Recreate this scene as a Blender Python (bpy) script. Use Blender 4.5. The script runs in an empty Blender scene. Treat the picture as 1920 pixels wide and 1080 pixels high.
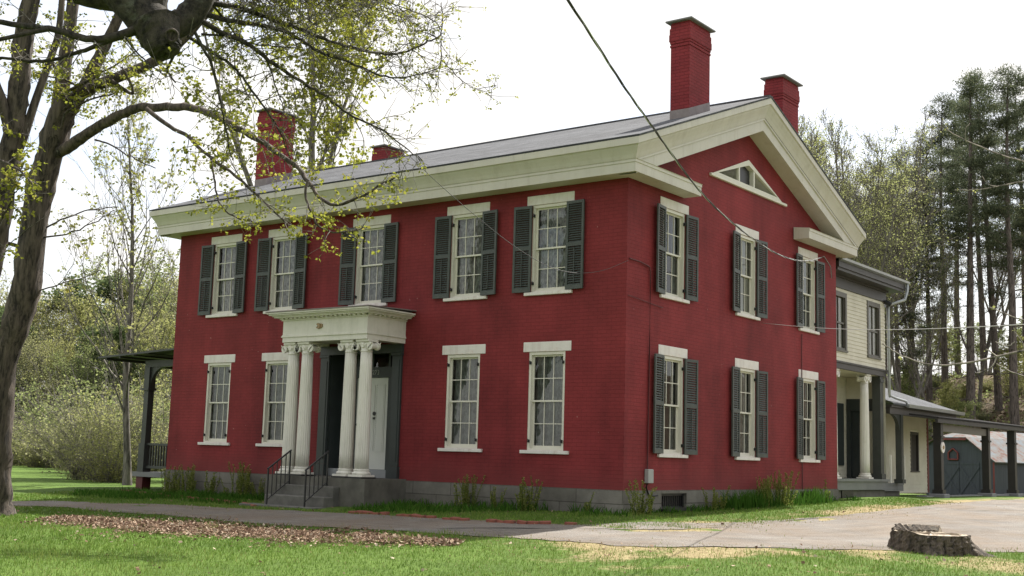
import bpy, bmesh, math, random
import numpy as np
from mathutils import Vector, Matrix
from mathutils.geometry import tessellate_polygon

SC = bpy.context.scene
COL = SC.collection
rng = np.random.default_rng(7)
rnd = random.Random(11)

# ------------------------------------------------------------------ camera
F_PX = 2302.46
YAW, PITCH, ROLL = math.radians(127.161), math.radians(7.841), math.radians(1.663)
CAM = np.array([12.3946, -19.9978, 0.5648])
fw = np.array([math.cos(PITCH)*math.cos(YAW), math.cos(PITCH)*math.sin(YAW), math.sin(PITCH)])
_r = np.array([math.sin(YAW), -math.cos(YAW), 0.0]); _u = np.cross(_r, fw)
RT = math.cos(ROLL)*_r + math.sin(ROLL)*_u
UP = -math.sin(ROLL)*_r + math.cos(ROLL)*_u
cam_d = bpy.data.cameras.new('camera'); cam = bpy.data.objects.new('camera', cam_d); COL.objects.link(cam)
cam_d.sensor_width = 36.0; cam_d.lens = F_PX/1920*36.0; cam_d.clip_start = 0.1; cam_d.clip_end = 3000
m = Matrix(((RT[0], UP[0], -fw[0], CAM[0]), (RT[1], UP[1], -fw[1], CAM[1]), (RT[2], UP[2], -fw[2], CAM[2]), (0, 0, 0, 1)))
cam.matrix_world = m
SC.camera = cam

# ------------------------------------------------------------------ sky, sun, exposure
SUN_TO = np.array([-0.03, 0.585, 0.81]); SUN_TO /= np.linalg.norm(SUN_TO)
W = bpy.data.worlds.new('World'); SC.world = W; W.use_nodes = True
wn = W.node_tree.nodes; wl = W.node_tree.links; wn.clear()
sky = wn.new('ShaderNodeTexSky'); sky.sky_type = 'NISHITA'; sky.sun_disc = False
sky.sun_elevation = math.asin(SUN_TO[2]); sky.sun_rotation = math.atan2(SUN_TO[0], SUN_TO[1])
sky.dust_density = 2.5; sky.air_density = 1.0
tc = wn.new('ShaderNodeTexCoord'); mp = wn.new('ShaderNodeMapping'); mp.inputs['Scale'].default_value = (1, 1, 2.6)
nz = wn.new('ShaderNodeTexNoise'); nz.inputs['Scale'].default_value = 5.0; nz.inputs['Detail'].default_value = 7
nz.inputs['Roughness'].default_value = 0.62
cr = wn.new('ShaderNodeValToRGB'); cr.color_ramp.elements[0].position = 0.36; cr.color_ramp.elements[1].position = 0.56
cr.color_ramp.elements[0].color = (0.42, 0.42, 0.42, 1); cr.color_ramp.elements[1].color = (1, 1, 1, 1)
mx = wn.new('ShaderNodeMix'); mx.data_type = 'RGBA'
mx.inputs['B'].default_value = (4.7, 4.6, 4.45, 1)
bg = wn.new('ShaderNodeBackground'); bg.inputs['Strength'].default_value = 0.12
wo = wn.new('ShaderNodeOutputWorld')
wl.new(tc.outputs['Generated'], mp.inputs['Vector']); wl.new(mp.outputs['Vector'], nz.inputs['Vector'])
wl.new(nz.outputs['Fac'], cr.inputs['Fac']); wl.new(cr.outputs['Color'], mx.inputs['Factor'])
wl.new(sky.outputs['Color'], mx.inputs['A']); wl.new(mx.outputs['Result'], bg.inputs['Color'])
wl.new(bg.outputs['Background'], wo.inputs['Surface'])

sd = bpy.data.lights.new('sun', 'SUN'); sd.energy = 5.0; sd.angle = math.radians(0.53); sd.color = (1.0, 0.955, 0.88)
so = bpy.data.objects.new('sun', sd); COL.objects.link(so)
so.rotation_euler = Vector(SUN_TO).to_track_quat('Z', 'Y').to_euler(); so.location = (0, 30, 40)

SC.view_settings.view_transform = 'Standard'; SC.view_settings.look = 'None'
SC.view_settings.exposure = 1.1; SC.view_settings.gamma = 1.0
SC.cycles.max_bounces = 6; SC.cycles.transparent_max_bounces = 12; SC.cycles.caustics_reflective = False

# ------------------------------------------------------------------ pixel rays and ground height
def at(px, py, D):
    return CAM + D*(fw + (px-960)/F_PX*RT - (py-540)/F_PX*UP)

def smooth(a, b, x):
    t = np.clip((x-a)/(b-a), 0, 1); return t*t*(3-2*t)

def ground_z(x, y):
    x = np.asarray(x, float); y = np.asarray(y, float)
    xx = np.clip(-x, 0, 13.66); yy = np.clip(y, 0, 13)
    d = np.clip(np.maximum(x, -y), 0, 16)
    z = -.43 - .0115*xx + .0155*yy*np.clip(1-np.clip(-x, 0, None)/8, 0, 1) - .045*d
    z = z - .30*smooth(20, 45, y)*smooth(-40, -10, x)
    s = y + .25*x - 56
    hill = np.where(s > 0, .36*(np.sqrt(s*s+36)-6), 0)
    z = z + np.minimum(hill, 9 + .09*hill)
    far = np.hypot(x, y)
    z = z + 2.0*smooth(70, 140, -x + .1*y)
    # slow undulation
    z = z + .02*np.sin(x*.9+1.3)*np.sin(y*.7+.4)*smooth(2.5, 6, np.maximum(-y, x))
    return z

def hg(px, py):
    d = fw + (px-960)/F_PX*RT - (py-540)/F_PX*UP
    z = -.5
    for _ in range(60):
        t = (z-CAM[2])/d[2]; P = CAM + d*t
        z = .5*z + .5*float(ground_z(P[0], P[1]))
    return np.array([P[0], P[1], float(ground_z(P[0], P[1]))])

# ------------------------------------------------------------------ materials
def new_mat(name):
    mt = bpy.data.materials.new(name); mt.use_nodes = True
    nt = mt.node_tree; nt.nodes.clear()
    out = nt.nodes.new('ShaderNodeOutputMaterial'); b = nt.nodes.new('ShaderNodeBsdfPrincipled')
    nt.links.new(b.outputs[0], out.inputs['Surface'])
    return mt, nt, b, out

def ramp(nt, fac, stops):
    r = nt.nodes.new('ShaderNodeValToRGB')
    e = r.color_ramp.elements
    while len(e) < len(stops): e.new(0.5)
    for k, (p, c) in enumerate(stops):
        e[k].position = p; e[k].color = (*c, 1)
    nt.links.new(fac, r.inputs['Fac']); return r.outputs['Color']

def noise(nt, scale, detail=4, rough=.55, coord='Object', stretch=None):
    t = nt.nodes.new('ShaderNodeTexCoord'); n = nt.nodes.new('ShaderNodeTexNoise')
    n.inputs['Scale'].default_value = scale; n.inputs['Detail'].default_value = detail; n.inputs['Roughness'].default_value = rough
    src = t.outputs[coord]
    if stretch:
        mpp = nt.nodes.new('ShaderNodeMapping'); mpp.inputs['Scale'].default_value = stretch
        nt.links.new(src, mpp.inputs['Vector']); src = mpp.outputs['Vector']
    nt.links.new(src, n.inputs['Vector']); return n.outputs['Fac']

def bump(nt, b, h, strength=.3, dist=.01):
    bp = nt.nodes.new('ShaderNodeBump'); bp.inputs['Strength'].default_value = strength; bp.inputs['Distance'].default_value = dist
    nt.links.new(h, bp.inputs['Height']); nt.links.new(bp.outputs['Normal'], b.inputs['Normal'])

def mixc(nt, fac, a, b2, mode='MIX'):
    n = nt.nodes.new('ShaderNodeMix'); n.data_type = 'RGBA'; n.blend_type = mode
    for s, v in (('Factor', fac), ('A', a), ('B', b2)):
        if hasattr(v, 'node'): nt.links.new(v, n.inputs[s])
        elif isinstance(v, (int, float)): n.inputs[s].default_value = v
        else: n.inputs[s].default_value = (*v, 1)
    return n.outputs['Result']

def paint(name, c, var=.12, rough=.55, scale=3, fine=40, bstr=.15, stretch=None, dirt=None):
    mt, nt, b, o = new_mat(name)
    lo = tuple(x*(1-var) for x in c); hi = tuple(min(1, x*(1+var)) for x in c)
    n1 = noise(nt, scale, 5, .6, stretch=stretch)
    col = ramp(nt, n1, [(.3, lo), (.7, hi)])
    n2 = noise(nt, fine, 3)
    if dirt and name in ('cream_trim_paint', 'column_white_paint', 'white_painted_stone'):
        n8 = noise(nt, 5, 6, .75, stretch=(1, 1, .12)); col = mixc(nt, ramp(nt, n8, [(.5, (0, 0, 0)), (.75, (.55, .55, .55))]), col, tuple(x*.72 for x in dirt))
    if dirt:
        n3 = noise(nt, scale*2.3, 7, .7)
        f3 = ramp(nt, n3, [(.54, (0, 0, 0)), (.75, (.75, .75, .75))])
        col = mixc(nt, f3, col, dirt)
    nt.links.new(col, b.inputs['Base Color']); b.inputs['Roughness'].default_value = rough
    if bstr: bump(nt, b, n2, bstr, .004)
    return mt

def brick_mat(name, c1, c2, mortar, bw, rh, ms, bdist=.006, rough=.75, noise_amt=.35, bstr=.6, offset=.5, stain=None, chips=False):
    mt, nt, b, o = new_mat(name)
    uv = nt.nodes.new('ShaderNodeTexCoord'); bt = nt.nodes.new('ShaderNodeTexBrick')
    bt.offset = offset
    nt.links.new(uv.outputs['UV'], bt.inputs['Vector'])
    bt.inputs['Color1'].default_value = (*c1, 1); bt.inputs['Color2'].default_value = (*c2, 1); bt.inputs['Mortar'].default_value = (*mortar, 1)
    bt.inputs['Scale'].default_value = 1; bt.inputs['Brick Width'].default_value = bw; bt.inputs['Row Height'].default_value = rh
    bt.inputs['Mortar Size'].default_value = ms; bt.inputs['Mortar Smooth'].default_value = .3
    n = noise(nt, .8, 6, .65)
    k = ramp(nt, n, [(.25, (1-noise_amt,)*3), (.75, (1+noise_amt*.4,)*3)])
    col = mixc(nt, 1.0, bt.outputs['Color'], k, 'MULTIPLY')
    if stain:
        n4 = noise(nt, 2.2, 8, .75)
        f4 = ramp(nt, n4, [(.55, (0, 0, 0)), (.8, (.7, .7, .7))])
        col = mixc(nt, f4, col, stain)
    if chips:
        n5 = noise(nt, .9, 6, .7, stretch=(1, 1, .16)); col = mixc(nt, 1., col, ramp(nt, n5, [(.32, (.74, .76, .78)), (.5, (1, 1, 1)), (.72, (1.12, 1.16, 1.16))]), 'MULTIPLY')
        n6 = noise(nt, 9, 2, .5); col = mixc(nt, ramp(nt, n6, [(.77, (0, 0, 0)), (.79, (.6, .6, .6))]), col, (.36, .17, .16))
        tz = nt.nodes.new('ShaderNodeTexCoord'); sz = nt.nodes.new('ShaderNodeSeparateXYZ'); nt.links.new(tz.outputs['UV'], sz.inputs[0])
        n7 = noise(nt, 1.7, 6, .7); ad = nt.nodes.new('ShaderNodeMath'); ad.operation = 'MULTIPLY_ADD'; ad.inputs[1].default_value = .9; nt.links.new(n7, ad.inputs[0]); nt.links.new(sz.outputs['Y'], ad.inputs[2])
        col = mixc(nt, ramp(nt, ad.outputs[0], [(.45, (.6, .6, .6)), (.95, (0, 0, 0))]), col, (.165, .036, .036))
    nt.links.new(col, b.inputs['Base Color']); b.inputs['Roughness'].default_value = rough; b.inputs['Specular IOR Level'].default_value = .22
    inv = nt.nodes.new('ShaderNodeMath'); inv.operation = 'SUBTRACT'; inv.inputs[0].default_value = 1
    nt.links.new(bt.outputs['Fac'], inv.inputs[1])
    n2 = noise(nt, 30, 4)
    add = nt.nodes.new('ShaderNodeMath'); add.operation = 'MULTIPLY_ADD'; add.inputs[1].default_value = .5
    nt.links.new(n2, add.inputs[0]); nt.links.new(inv.outputs[0], add.inputs[2])
    bump(nt, b, add.outputs[0], bstr, bdist)
    return mt

M = {}
M['brick'] = brick_mat('painted_brick', (.226, .0310, .0345), (.212, .0288, .0322), (.172, .0225, .0258), .215, .073, .007, stain=(.225, .029, .036), chips=True, bstr=.4)
M['brickchim'] = brick_mat('painted_chimney_brick', (.25, .032, .039), (.22, .028, .034), (.17, .021, .026), .215, .073, .009, bdist=.012)
M['stone'] = brick_mat('foundation_stone', (.165, .155, .135), (.20, .19, .168), (.10, .094, .08), 1.05, .26, .009, bdist=.025, rough=.95, noise_amt=.55, stain=(.075, .075, .055), offset=.37)
M['porchstone'] = paint('porch_stone', (.105, .10, .085), .35, .9, 2.2, 14, .5, dirt=(.065, .068, .05))
M['lightstone'] = paint('worn_step_stone', (.115, .112, .10), .35, .9, 3, 20, .5, dirt=(.08, .085, .06))
M['lintel'] = paint('white_painted_stone', (.68, .65, .62), .07, .7, 4, 30, .2, dirt=(.62, .50, .44))
M['cream'] = paint('cream_trim_paint', (.515, .49, .425), .06, .5, 1.5, 50, .06, dirt=(.49, .45, .35))
M['soffit'] = paint('aged_cream_paint', (.50, .49, .34), .08, .55, 1.5, 50, .06)
M['column'] = paint('column_white_paint', (.68, .66, .60), .05, .45, 2, 60, .05, dirt=(.55, .55, .47))
M['sash'] = paint('sash_paint', (.64, .62, .54), .05, .45, 3, 60, .04)
M['shutter'] = paint('dark_green_shutter_paint', (.046, .056, .050), .22, .5, 5, 60, .1, dirt=(.075, .085, .08))
M['darkgreen'] = paint('dark_door_surround_paint', (.030, .038, .038), .15, .45, 3, 60, .05)
M['iron'] = paint('black_iron', (.016, .016, .017), .2, .4, 20, 60, .1)
M['interior'] = paint('unlit_room_dark', (.05, .045, .04), .2, .9)  # dimness of the rooms is put into the colour
M['door'] = paint('white_door_paint', (.66, .67, .63), .04, .4, 3, 60, .03)
M['sill'] = paint('grey_blue_step_paint', (.30, .32, .33), .1, .6, 3, 40, .1)
M['brass'] = paint('old_brass', (.30, .2, .09), .2, .35)
M['flashing'] = paint('grey_lead_flashing', (.20, .17, .17), .2, .6, 5)
M['cap'] = paint('grey_cap_stone', (.20, .20, .21), .15, .8, 4)
M['brownpaint'] = paint('dark_brown_wing_paint', (.034, .030, .027), .18, .5, 3)
M['greypaint'] = paint('grey_porch_paint', (.16, .165, .165), .12, .55, 3)
M['greentrim'] = paint('green_grey_trim', (.095, .088, .074), .1, .5)
M['porchdark'] = paint('dark_green_porch_paint', (.040, .044, .040), .2, .5, 4)
M['postdark'] = paint('dark_carport_post_paint', (.022, .020, .019), .2, .55, 4)
M['tar'] = paint('dark_tar_roofing', (.030, .029, .029), .2, .95, 3); M['tar'].node_tree.nodes['Principled BSDF'].inputs['Specular IOR Level'].default_value = .05
M['metal'] = paint('galvanised_gutter', (.34, .36, .37), .12, .35, 6)
M['metal'].node_tree.nodes['Principled BSDF'].inputs['Metallic'].default_value = .6
M['greybox'] = paint('grey_enamel', (.33, .34, .33), .1, .5)
M['redpaint'] = paint('red_conduit_paint', (.085, .014, .017), .15, .6)
M['redtrim'] = paint('red_barn_trim', (.15, .028, .028), .2, .6)
M['barn'] = paint('slate_blue_barn_boards', (.040, .047, .062), .25, .65, 2, 30, .2, stretch=(6, 6, .4))
M['blackcable'] = paint('black_cable', (.02, .02, .02), .1, .5)
M['barecable'] = paint('bare_aluminium_strand', (.45, .45, .46), .1, .4)
M['palewire'] = paint('pale_wire', (.42, .41, .4), .05, .5)
M['louver'] = paint('pale_attic_louver', (.38, .37, .33), .05, .6)
M['redbrick'] = paint('edging_brick', (.20, .062, .04), .45, .85, 6, 30, .5, dirt=(.09, .075, .05))

def clap_mat():
    mt, nt, b, o = new_mat('cream_clapboard')
    uv = nt.nodes.new('ShaderNodeTexCoord'); sp = nt.nodes.new('ShaderNodeSeparateXYZ'); nt.links.new(uv.outputs['UV'], sp.inputs[0])
    n = noise(nt, 2.5, 5, .6)
    col = ramp(nt, n, [(.3, (.52, .49, .39)), (.7, (.63, .60, .49))])
    nt.links.new(col, b.inputs['Base Color']); b.inputs['Roughness'].default_value = .6
    return mt
M['clap'] = clap_mat()

def shingle_mat(name, a, c, rowh=.14):
    mt, nt, b, o = new_mat(name)
    uv = nt.nodes.new('ShaderNodeTexCoord'); bt = nt.nodes.new('ShaderNodeTexBrick'); nt.links.new(uv.outputs['UV'], bt.inputs['Vector'])
    bt.inputs['Color1'].default_value = (*a, 1); bt.inputs['Color2'].default_value = (*c, 1)
    bt.inputs['Mortar'].default_value = tuple(x*.45 for x in a)+(1,)
    bt.inputs['Scale'].default_value = 1; bt.inputs['Brick Width'].default_value = .30; bt.inputs['Row Height'].default_value = rowh
    bt.inputs['Mortar Size'].default_value = .008; bt.inputs['Bias'].default_value = 0
    n = noise(nt, 1.2, 7, .7, stretch=(.4, 1.6, 1.6)); k = ramp(nt, n, [(.3, (.7, .69, .69)), (.7, (1.2, 1.2, 1.22))])
    col = mixc(nt, 1.0, bt.outputs['Color'], k, 'MULTIPLY')
    n3 = noise(nt, 25, 3); k3 = ramp(nt, n3, [(.3, (.75,)*3), (.7, (1.2,)*3)])
    col = mixc(nt, 1.0, col, k3, 'MULTIPLY')
    nt.links.new(col, b.inputs['Base Color']); b.inputs['Roughness'].default_value = .9; b.inputs['Specular IOR Level'].default_value = .12
    bump(nt, b, bt.outputs['Fac'], -.5, .012)
    return mt
M['roof'] = shingle_mat('grey_asphalt_shingles', (.116, .121, .130), (.076, .079, .086))

def rust_roof():
    mt, nt, b, o = new_mat('rusty_metal_sheets')
    n = noise(nt, 1.2, 6, .65, stretch=(1, 1, 1)); n2 = noise(nt, 1.6, 6, .7)
    col = ramp(nt, n2, [(.40, (.115, .135, .155)), (.52, (.12, .11, .105)), (.62, (.10, .042, .032))])
    nt.links.new(col, b.inputs['Base Color']); b.inputs['Roughness'].default_value = .75; b.inputs['Specular IOR Level'].default_value = .15
    return mt
M['rust'] = rust_roof()

def glass_mat():
    mt = bpy.data.materials.new('window_glass'); mt.use_nodes = True; nt = mt.node_tree; nt.nodes.clear()
    out = nt.nodes.new('ShaderNodeOutputMaterial'); tr = nt.nodes.new('ShaderNodeBsdfTransparent'); gl = nt.nodes.new('ShaderNodeBsdfGlossy')
    tr.inputs['Color'].default_value = (.86, .88, .87, 1); gl.inputs['Roughness'].default_value = .01
    fr = nt.nodes.new('ShaderNodeFresnel'); fr.inputs['IOR'].default_value = 1.75
    mxs = nt.nodes.new('ShaderNodeMixShader')
    nf = noise(nt, 2.2, 2, .5)
    bp = nt.nodes.new('ShaderNodeBump'); bp.inputs['Strength'].default_value = .25; bp.inputs['Distance'].default_value = .02
    nt.links.new(nf, bp.inputs['Height']); nt.links.new(bp.outputs['Normal'], gl.inputs['Normal'])
    nt.links.new(fr.outputs[0], mxs.inputs[0]); nt.links.new(tr.outputs[0], mxs.inputs[1]); nt.links.new(gl.outputs[0], mxs.inputs[2])
    nt.links.new(mxs.outputs[0], out.inputs['Surface']); return mt
M['glass'] = glass_mat()

def lace_mat(name, hi, lo, sc, thr):
    mt, nt, b, o = new_mat(name)
    n = noise(nt, sc, 5, .7, stretch=(1, 1, .55)); mpn = n.node.inputs['Vector'].links[0].from_node; oi = nt.nodes.new('ShaderNodeObjectInfo'); mu = nt.nodes.new('ShaderNodeMath'); mu.operation = 'MULTIPLY'; mu.inputs[1].default_value = 40
    nt.links.new(oi.outputs['Random'], mu.inputs[0]); nt.links.new(mu.outputs[0], mpn.inputs['Location']); col = ramp(nt, n, [(thr-.08, lo), (thr+.08, hi)])
    nt.links.new(col, b.inputs['Base Color']); b.inputs['Roughness'].default_value = .95
    b.inputs['Transmission Weight'].default_value = 0
    return mt
M['lace'] = lace_mat('lace_curtain', (.62, .63, .635), (.24, .25, .255), 14, .5)
M['sheer'] = lace_mat('sheer_curtain', (.42, .435, .43), (.25, .26, .25), 9, .5)
M['blind'] = paint('cream_window_board', (.56, .53, .45), .06, .7)

def bark_mat(name, c, lichen=(.25, .27, .22), stretch=(9, 9, 1.3), lich=.6, bstr=.9):
    mt, nt, b, o = new_mat(name)
    n = noise(nt, 1.6, 7, .7, stretch=stretch)
    col = ramp(nt, n, [(.38, tuple(x*.22 for x in c)), (.5, c), (.66, tuple(min(1, x*1.7) for x in c))])
    n2 = noise(nt, 3.5, 6, .7); f = ramp(nt, n2, [(lich, (0, 0, 0)), (lich+.1, (.8, .8, .8))])
    col = mixc(nt, f, col, lichen)
    nt.links.new(col, b.inputs['Base Color']); b.inputs['Roughness'].default_value = .95
    bump(nt, b, n, bstr, .05); return mt
M['bark'] = bark_mat('maple_bark', (.078, .062, .050), (.17, .175, .14), (8, 8, 1.1), .64)
M['bark2'] = bark_mat('lichen_bark', (.040, .034, .026), (.105, .11, .085), (5, 5, 4), .57)
M['stumpbark'] = bark_mat('stump_bark', (.085, .068, .052), (.16, .15, .12), (10, 10, 1.6), .6)
M['barkpine'] = bark_mat('pine_bark', (.12, .10, .09), (.15, .13, .12), lich=.6, bstr=.5)
M['barkgrey'] = bark_mat('grey_twig_bark', (.155, .14, .125), (.19, .18, .16), bstr=.4)
M['paletwig'] = bark_mat('pale_twig_bark', (.22, .19, .165), (.30, .28, .25), bstr=.3)

def leaf_mat(name, stops, trans=.45, rough=.6):
    mt = bpy.data.materials.new(name); mt.use_nodes = True; nt = mt.node_tree; nt.nodes.clear()
    out = nt.nodes.new('ShaderNodeOutputMaterial'); uv = nt.nodes.new('ShaderNodeTexCoord'); sp = nt.nodes.new('ShaderNodeSeparateXYZ')
    nt.links.new(uv.outputs['UV'], sp.inputs[0])
    col = ramp(nt, sp.outputs['X'], stops)
    d = nt.nodes.new('ShaderNodeBsdfDiffuse'); t = nt.nodes.new('ShaderNodeBsdfTranslucent'); mxs = nt.nodes.new('ShaderNodeMixShader')
    nt.links.new(col, d.inputs['Color']); nt.links.new(col, t.inputs['Color']); mxs.inputs[0].default_value = trans
    nt.links.new(d.outputs[0], mxs.inputs[1]); nt.links.new(t.outputs[0], mxs.inputs[2]); nt.links.new(mxs.outputs[0], out.inputs['Surface'])
    return mt
M['mapleleaf'] = leaf_mat('young_maple_leaves', [(0, (.16, .175, .03)), (.6, (.255, .275, .045)), (1, (.36, .32, .08))], .58)
M['springleaf'] = leaf_mat('spring_leaves', [(0, (.20, .215, .08)), (.6, (.31, .32, .12)), (1, (.40, .38, .18))], .55)
M['greenleaf'] = leaf_mat('green_leaves', [(0, (.15, .19, .075)), (.6, (.23, .27, .105)), (1, (.33, .35, .16))], .55)
M['paleleaf'] = leaf_mat('pale_opening_leaves', [(0, (.20, .225, .085)), (.6, (.30, .325, .13)), (1, (.39, .39, .19))], .55)
M['darkleaf'] = leaf_mat('dark_evergreen_leaves', [(0, (.07, .10, .045)), (1, (.15, .19, .085))], .45)
M['needle'] = leaf_mat('pine_needles', [(0, (.055, .072, .046)), (.7, (.105, .125, .075)), (1, (.16, .17, .10))], .45)  # tones lightened, backlight and distance haze put into the colour
M['olive'] = leaf_mat('olive_bush_leaves', [(0, (.18, .19, .095)), (.6, (.28, .285, .14)), (1, (.38, .36, .21))], .55)
M['brownleaf'] = leaf_mat('fallen_leaves', [(0, (.09, .055, .04)), (.5, (.21, .14, .10)), (.85, (.34, .255, .185)), (1, (.48, .41, .32))], .1)
M['litter'] = leaf_mat('hillside_litter', [(0, (.055, .037, .024)), (.6, (.14, .098, .062)), (1, (.24, .18, .12))], .1)
M['grass'] = leaf_mat('grass_blades', [(0, (.078, .135, .024)), (.55, (.145, .235, .045)), (.75, (.205, .255, .07)), (.9, (.27, .225, .105)), (1, (.36, .30, .17))], .3)
M['iris'] = leaf_mat('iris_blades', [(0, (.03, .085, .012)), (1, (.075, .16, .025))], .35)
M['shoot'] = leaf_mat('yellow_green_shoots', [(0, (.12, .17, .035)), (.6, (.22, .26, .06)), (1, (.36, .36, .13))], .45)

# ------------------------------------------------------------------ mesh helpers
ORG = {}
def tag(o, label=None, cat=None, group=None, kind=None):
    if label: o['label'] = label
    if cat: o['category'] = cat
    if group: o['group'] = group
    if kind: o['kind'] = kind
    return o

def empty(name, loc, label=None, cat=None, group=None):
    o = bpy.data.objects.new(name, None); o.empty_display_size = .3; COL.objects.link(o); o.location = loc
    ORG[o.name] = np.array(loc, float); tag(o, label, cat, group); return o

def np_mesh(name, V, Fq, mat=None, uv=None, smooth_=False):
    """V (n,3); Fq list of (k,m) int arrays; uv (loops,2) in face order"""
    me = bpy.data.meshes.new(name)
    V = np.asarray(V, np.float32)
    if not isinstance(Fq, list): Fq = [Fq]
    loops = np.concatenate([f.ravel() for f in Fq]).astype(np.int32)
    tot = np.concatenate([np.full(len(f), f.shape[1], np.int32) for f in Fq])
    st = np.concatenate([[0], np.cumsum(tot)[:-1]]).astype(np.int32)
    me.vertices.add(len(V)); me.vertices.foreach_set('co', V.ravel())
    me.loops.add(len(loops)); me.loops.foreach_set('vertex_index', loops)
    me.polygons.add(len(tot)); me.polygons.foreach_set('loop_start', st); me.polygons.foreach_set('loop_total', tot)
    if smooth_: me.polygons.foreach_set('use_smooth', np.ones(len(tot), bool))
    if uv is not None:
        l = me.uv_layers.new(name='UVMap'); l.data.foreach_set('uv', np.asarray(uv, np.float32).ravel())
    if mat: me.materials.append(mat)
    me.update(calc_edges=True); return me

def link(name, me, parent=None, loc=(0, 0, 0), rot=(0, 0, 0)):
    o = bpy.data.objects.new(name, me); COL.objects.link(o); o.location = loc; o.rotation_euler = rot
    if parent is not None:
        o.parent = parent; ORG[o.name] = ORG.get(parent.name, np.zeros(3))
    else: ORG[o.name] = np.array(loc, float)
    return o

class MB:
    def __init__(s): s.v = []; s.f = []; s.sm = []
    def add(s, vs, fs, sm=False):
        b = len(s.v); s.v += [tuple(map(float, p)) for p in vs]; s.f += [tuple(b+i for i in f) for f in fs]; s.sm += [sm]*len(fs); return s
    def poly(s, pts): return s.add(pts, [tuple(range(len(pts)))])
    def box(s, x0, x1, y0, y1, z0, z1):
        x0, x1 = min(x0, x1), max(x0, x1); y0, y1 = min(y0, y1), max(y0, y1); z0, z1 = min(z0, z1), max(z0, z1)
        v = [(x0, y0, z0), (x1, y0, z0), (x1, y1, z0), (x0, y1, z0), (x0, y0, z1), (x1, y0, z1), (x1, y1, z1), (x0, y1, z1)]
        return s.add(v, [(0, 3, 2, 1), (4, 5, 6, 7), (0, 1, 5, 4), (1, 2, 6, 5), (2, 3, 7, 6), (3, 0, 4, 7)])
    def bbox(s, x0, x1, y0, y1, z0, z1, c=.006):
        """box with chamfered vertical/horizontal edges"""
        bm = bmesh.new(); bmesh.ops.create_cube(bm, size=1)
        for v in bm.verts:
            v.co = ((x0+x1)/2+v.co.x*(x1-x0), (y0+y1)/2+v.co.y*(y1-y0), (z0+z1)/2+v.co.z*(z1-z0))
        bmesh.ops.bevel(bm, geom=bm.edges[:], offset=c, segments=1, affect='EDGES', profile=.5)
        bm.normal_update(); vs = [tuple(v.co) for v in bm.verts]; bm.verts.index_update()
        fs = [tuple(v.index for v in f.verts) for f in bm.faces]; bm.free()
        return s.add(vs, fs)
    def prism(s, pts, axis, a, b):
        """extrude 2D polygon pts along axis between a and b; (axis x: (y,z); y: (x,z); z: (x,y))"""
        n = len(pts)
        def P(p, t):
            return {'x': (t, p[0], p[1]), 'y': (p[0], t, p[1]), 'z': (p[0], p[1], t)}[axis]
        v = [P(p, a) for p in pts]+[P(p, b) for p in pts]
        fs = [(i, (i+1) % n, n+(i+1) % n, n+i) for i in range(n)]+[tuple(range(n))[::-1], tuple(range(n, 2*n))]
        return s.add(v, fs)
    def lathe(s, prof, cx, cy, n=24, mod=None):
        vs = []; fs = []
        for (r, z) in prof:
            for k in range(n):
                a = 2*math.pi*k/n; rr = r*(mod(a, z) if mod else 1)
                vs.append((cx+rr*math.cos(a), cy+rr*math.sin(a), z))
        for j in range(len(prof)-1):
            for k in range(n):
                fs.append((j*n+k, j*n+(k+1) % n, (j+1)*n+(k+1) % n, (j+1)*n+k))
        fs.append(tuple(range(n))[::-1]); fs.append(tuple((len(prof)-1)*n+k for k in range(n)))
        return s.add(vs, fs, True)
    def tube(s, pts, rad, n=6):
        V, Fq = tube_np(np.asarray(pts, float), np.broadcast_to(np.asarray(rad, float), (len(pts),)), n)
        return s.add([tuple(p) for p in V], [tuple(int(i) for i in f) for f in Fq], True)
    def cyl(s, p0, p1, r, n=16):
        p0 = np.array(p0, float); p1 = np.array(p1, float); d = p1-p0; d /= np.linalg.norm(d)
        a = np.cross(d, [0, 0, 1.]) if abs(d[2]) < .9 else np.cross(d, [1., 0, 0]); a /= np.linalg.norm(a); b = np.cross(d, a)
        vs = [p+r*(math.cos(t)*a+math.sin(t)*b) for p in (p0, p1) for t in np.linspace(0, 2*math.pi, n, endpoint=False)]
        fs = [(i, (i+1) % n, n+(i+1) % n, n+i) for i in range(n)]+[tuple(range(n))[::-1], tuple(range(n, 2*n))]
        return s.add(vs, fs)
    def mesh(s, name, mat, org=(0, 0, 0), smooth_=None):
        me = bpy.data.meshes.new(name); o = np.asarray(org, float)
        me.from_pydata([tuple(np.array(p)-o) for p in s.v], [], s.f); me.materials.append(mat)
        bm = bmesh.new(); bm.from_mesh(me); bmesh.ops.recalc_face_normals(bm, faces=bm.faces[:])
        l = bm.loops.layers.uv.new('UVMap')
        for f in bm.faces:
            n = f.normal; ax, ay, az = abs(n.x), abs(n.y), abs(n.z)
            for lp in f.loops:
                c = lp.vert.co; X, Y, Z = c.x+o[0], c.y+o[1], c.z+o[2]
                lp[l].uv = (Y, Z) if ax >= ay and ax >= az else ((X, Z) if ay >= az else (X, Y))
        bm.to_mesh(me); bm.free()
        for p, q in zip(me.polygons, s.sm): p.use_smooth = q
        return me
    def build(s, name, mat, parent=None, world=True, **k):
        org = ORG.get(parent.name, np.zeros(3)) if (parent is not None and world) else np.zeros(3)
        return link(name, s.mesh(name, mat, org), parent)
    def solo(s, name, mat, loc):
        """top-level mesh object with its origin at loc"""
        return link(name, s.mesh(name, mat, loc), None, loc)

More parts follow.
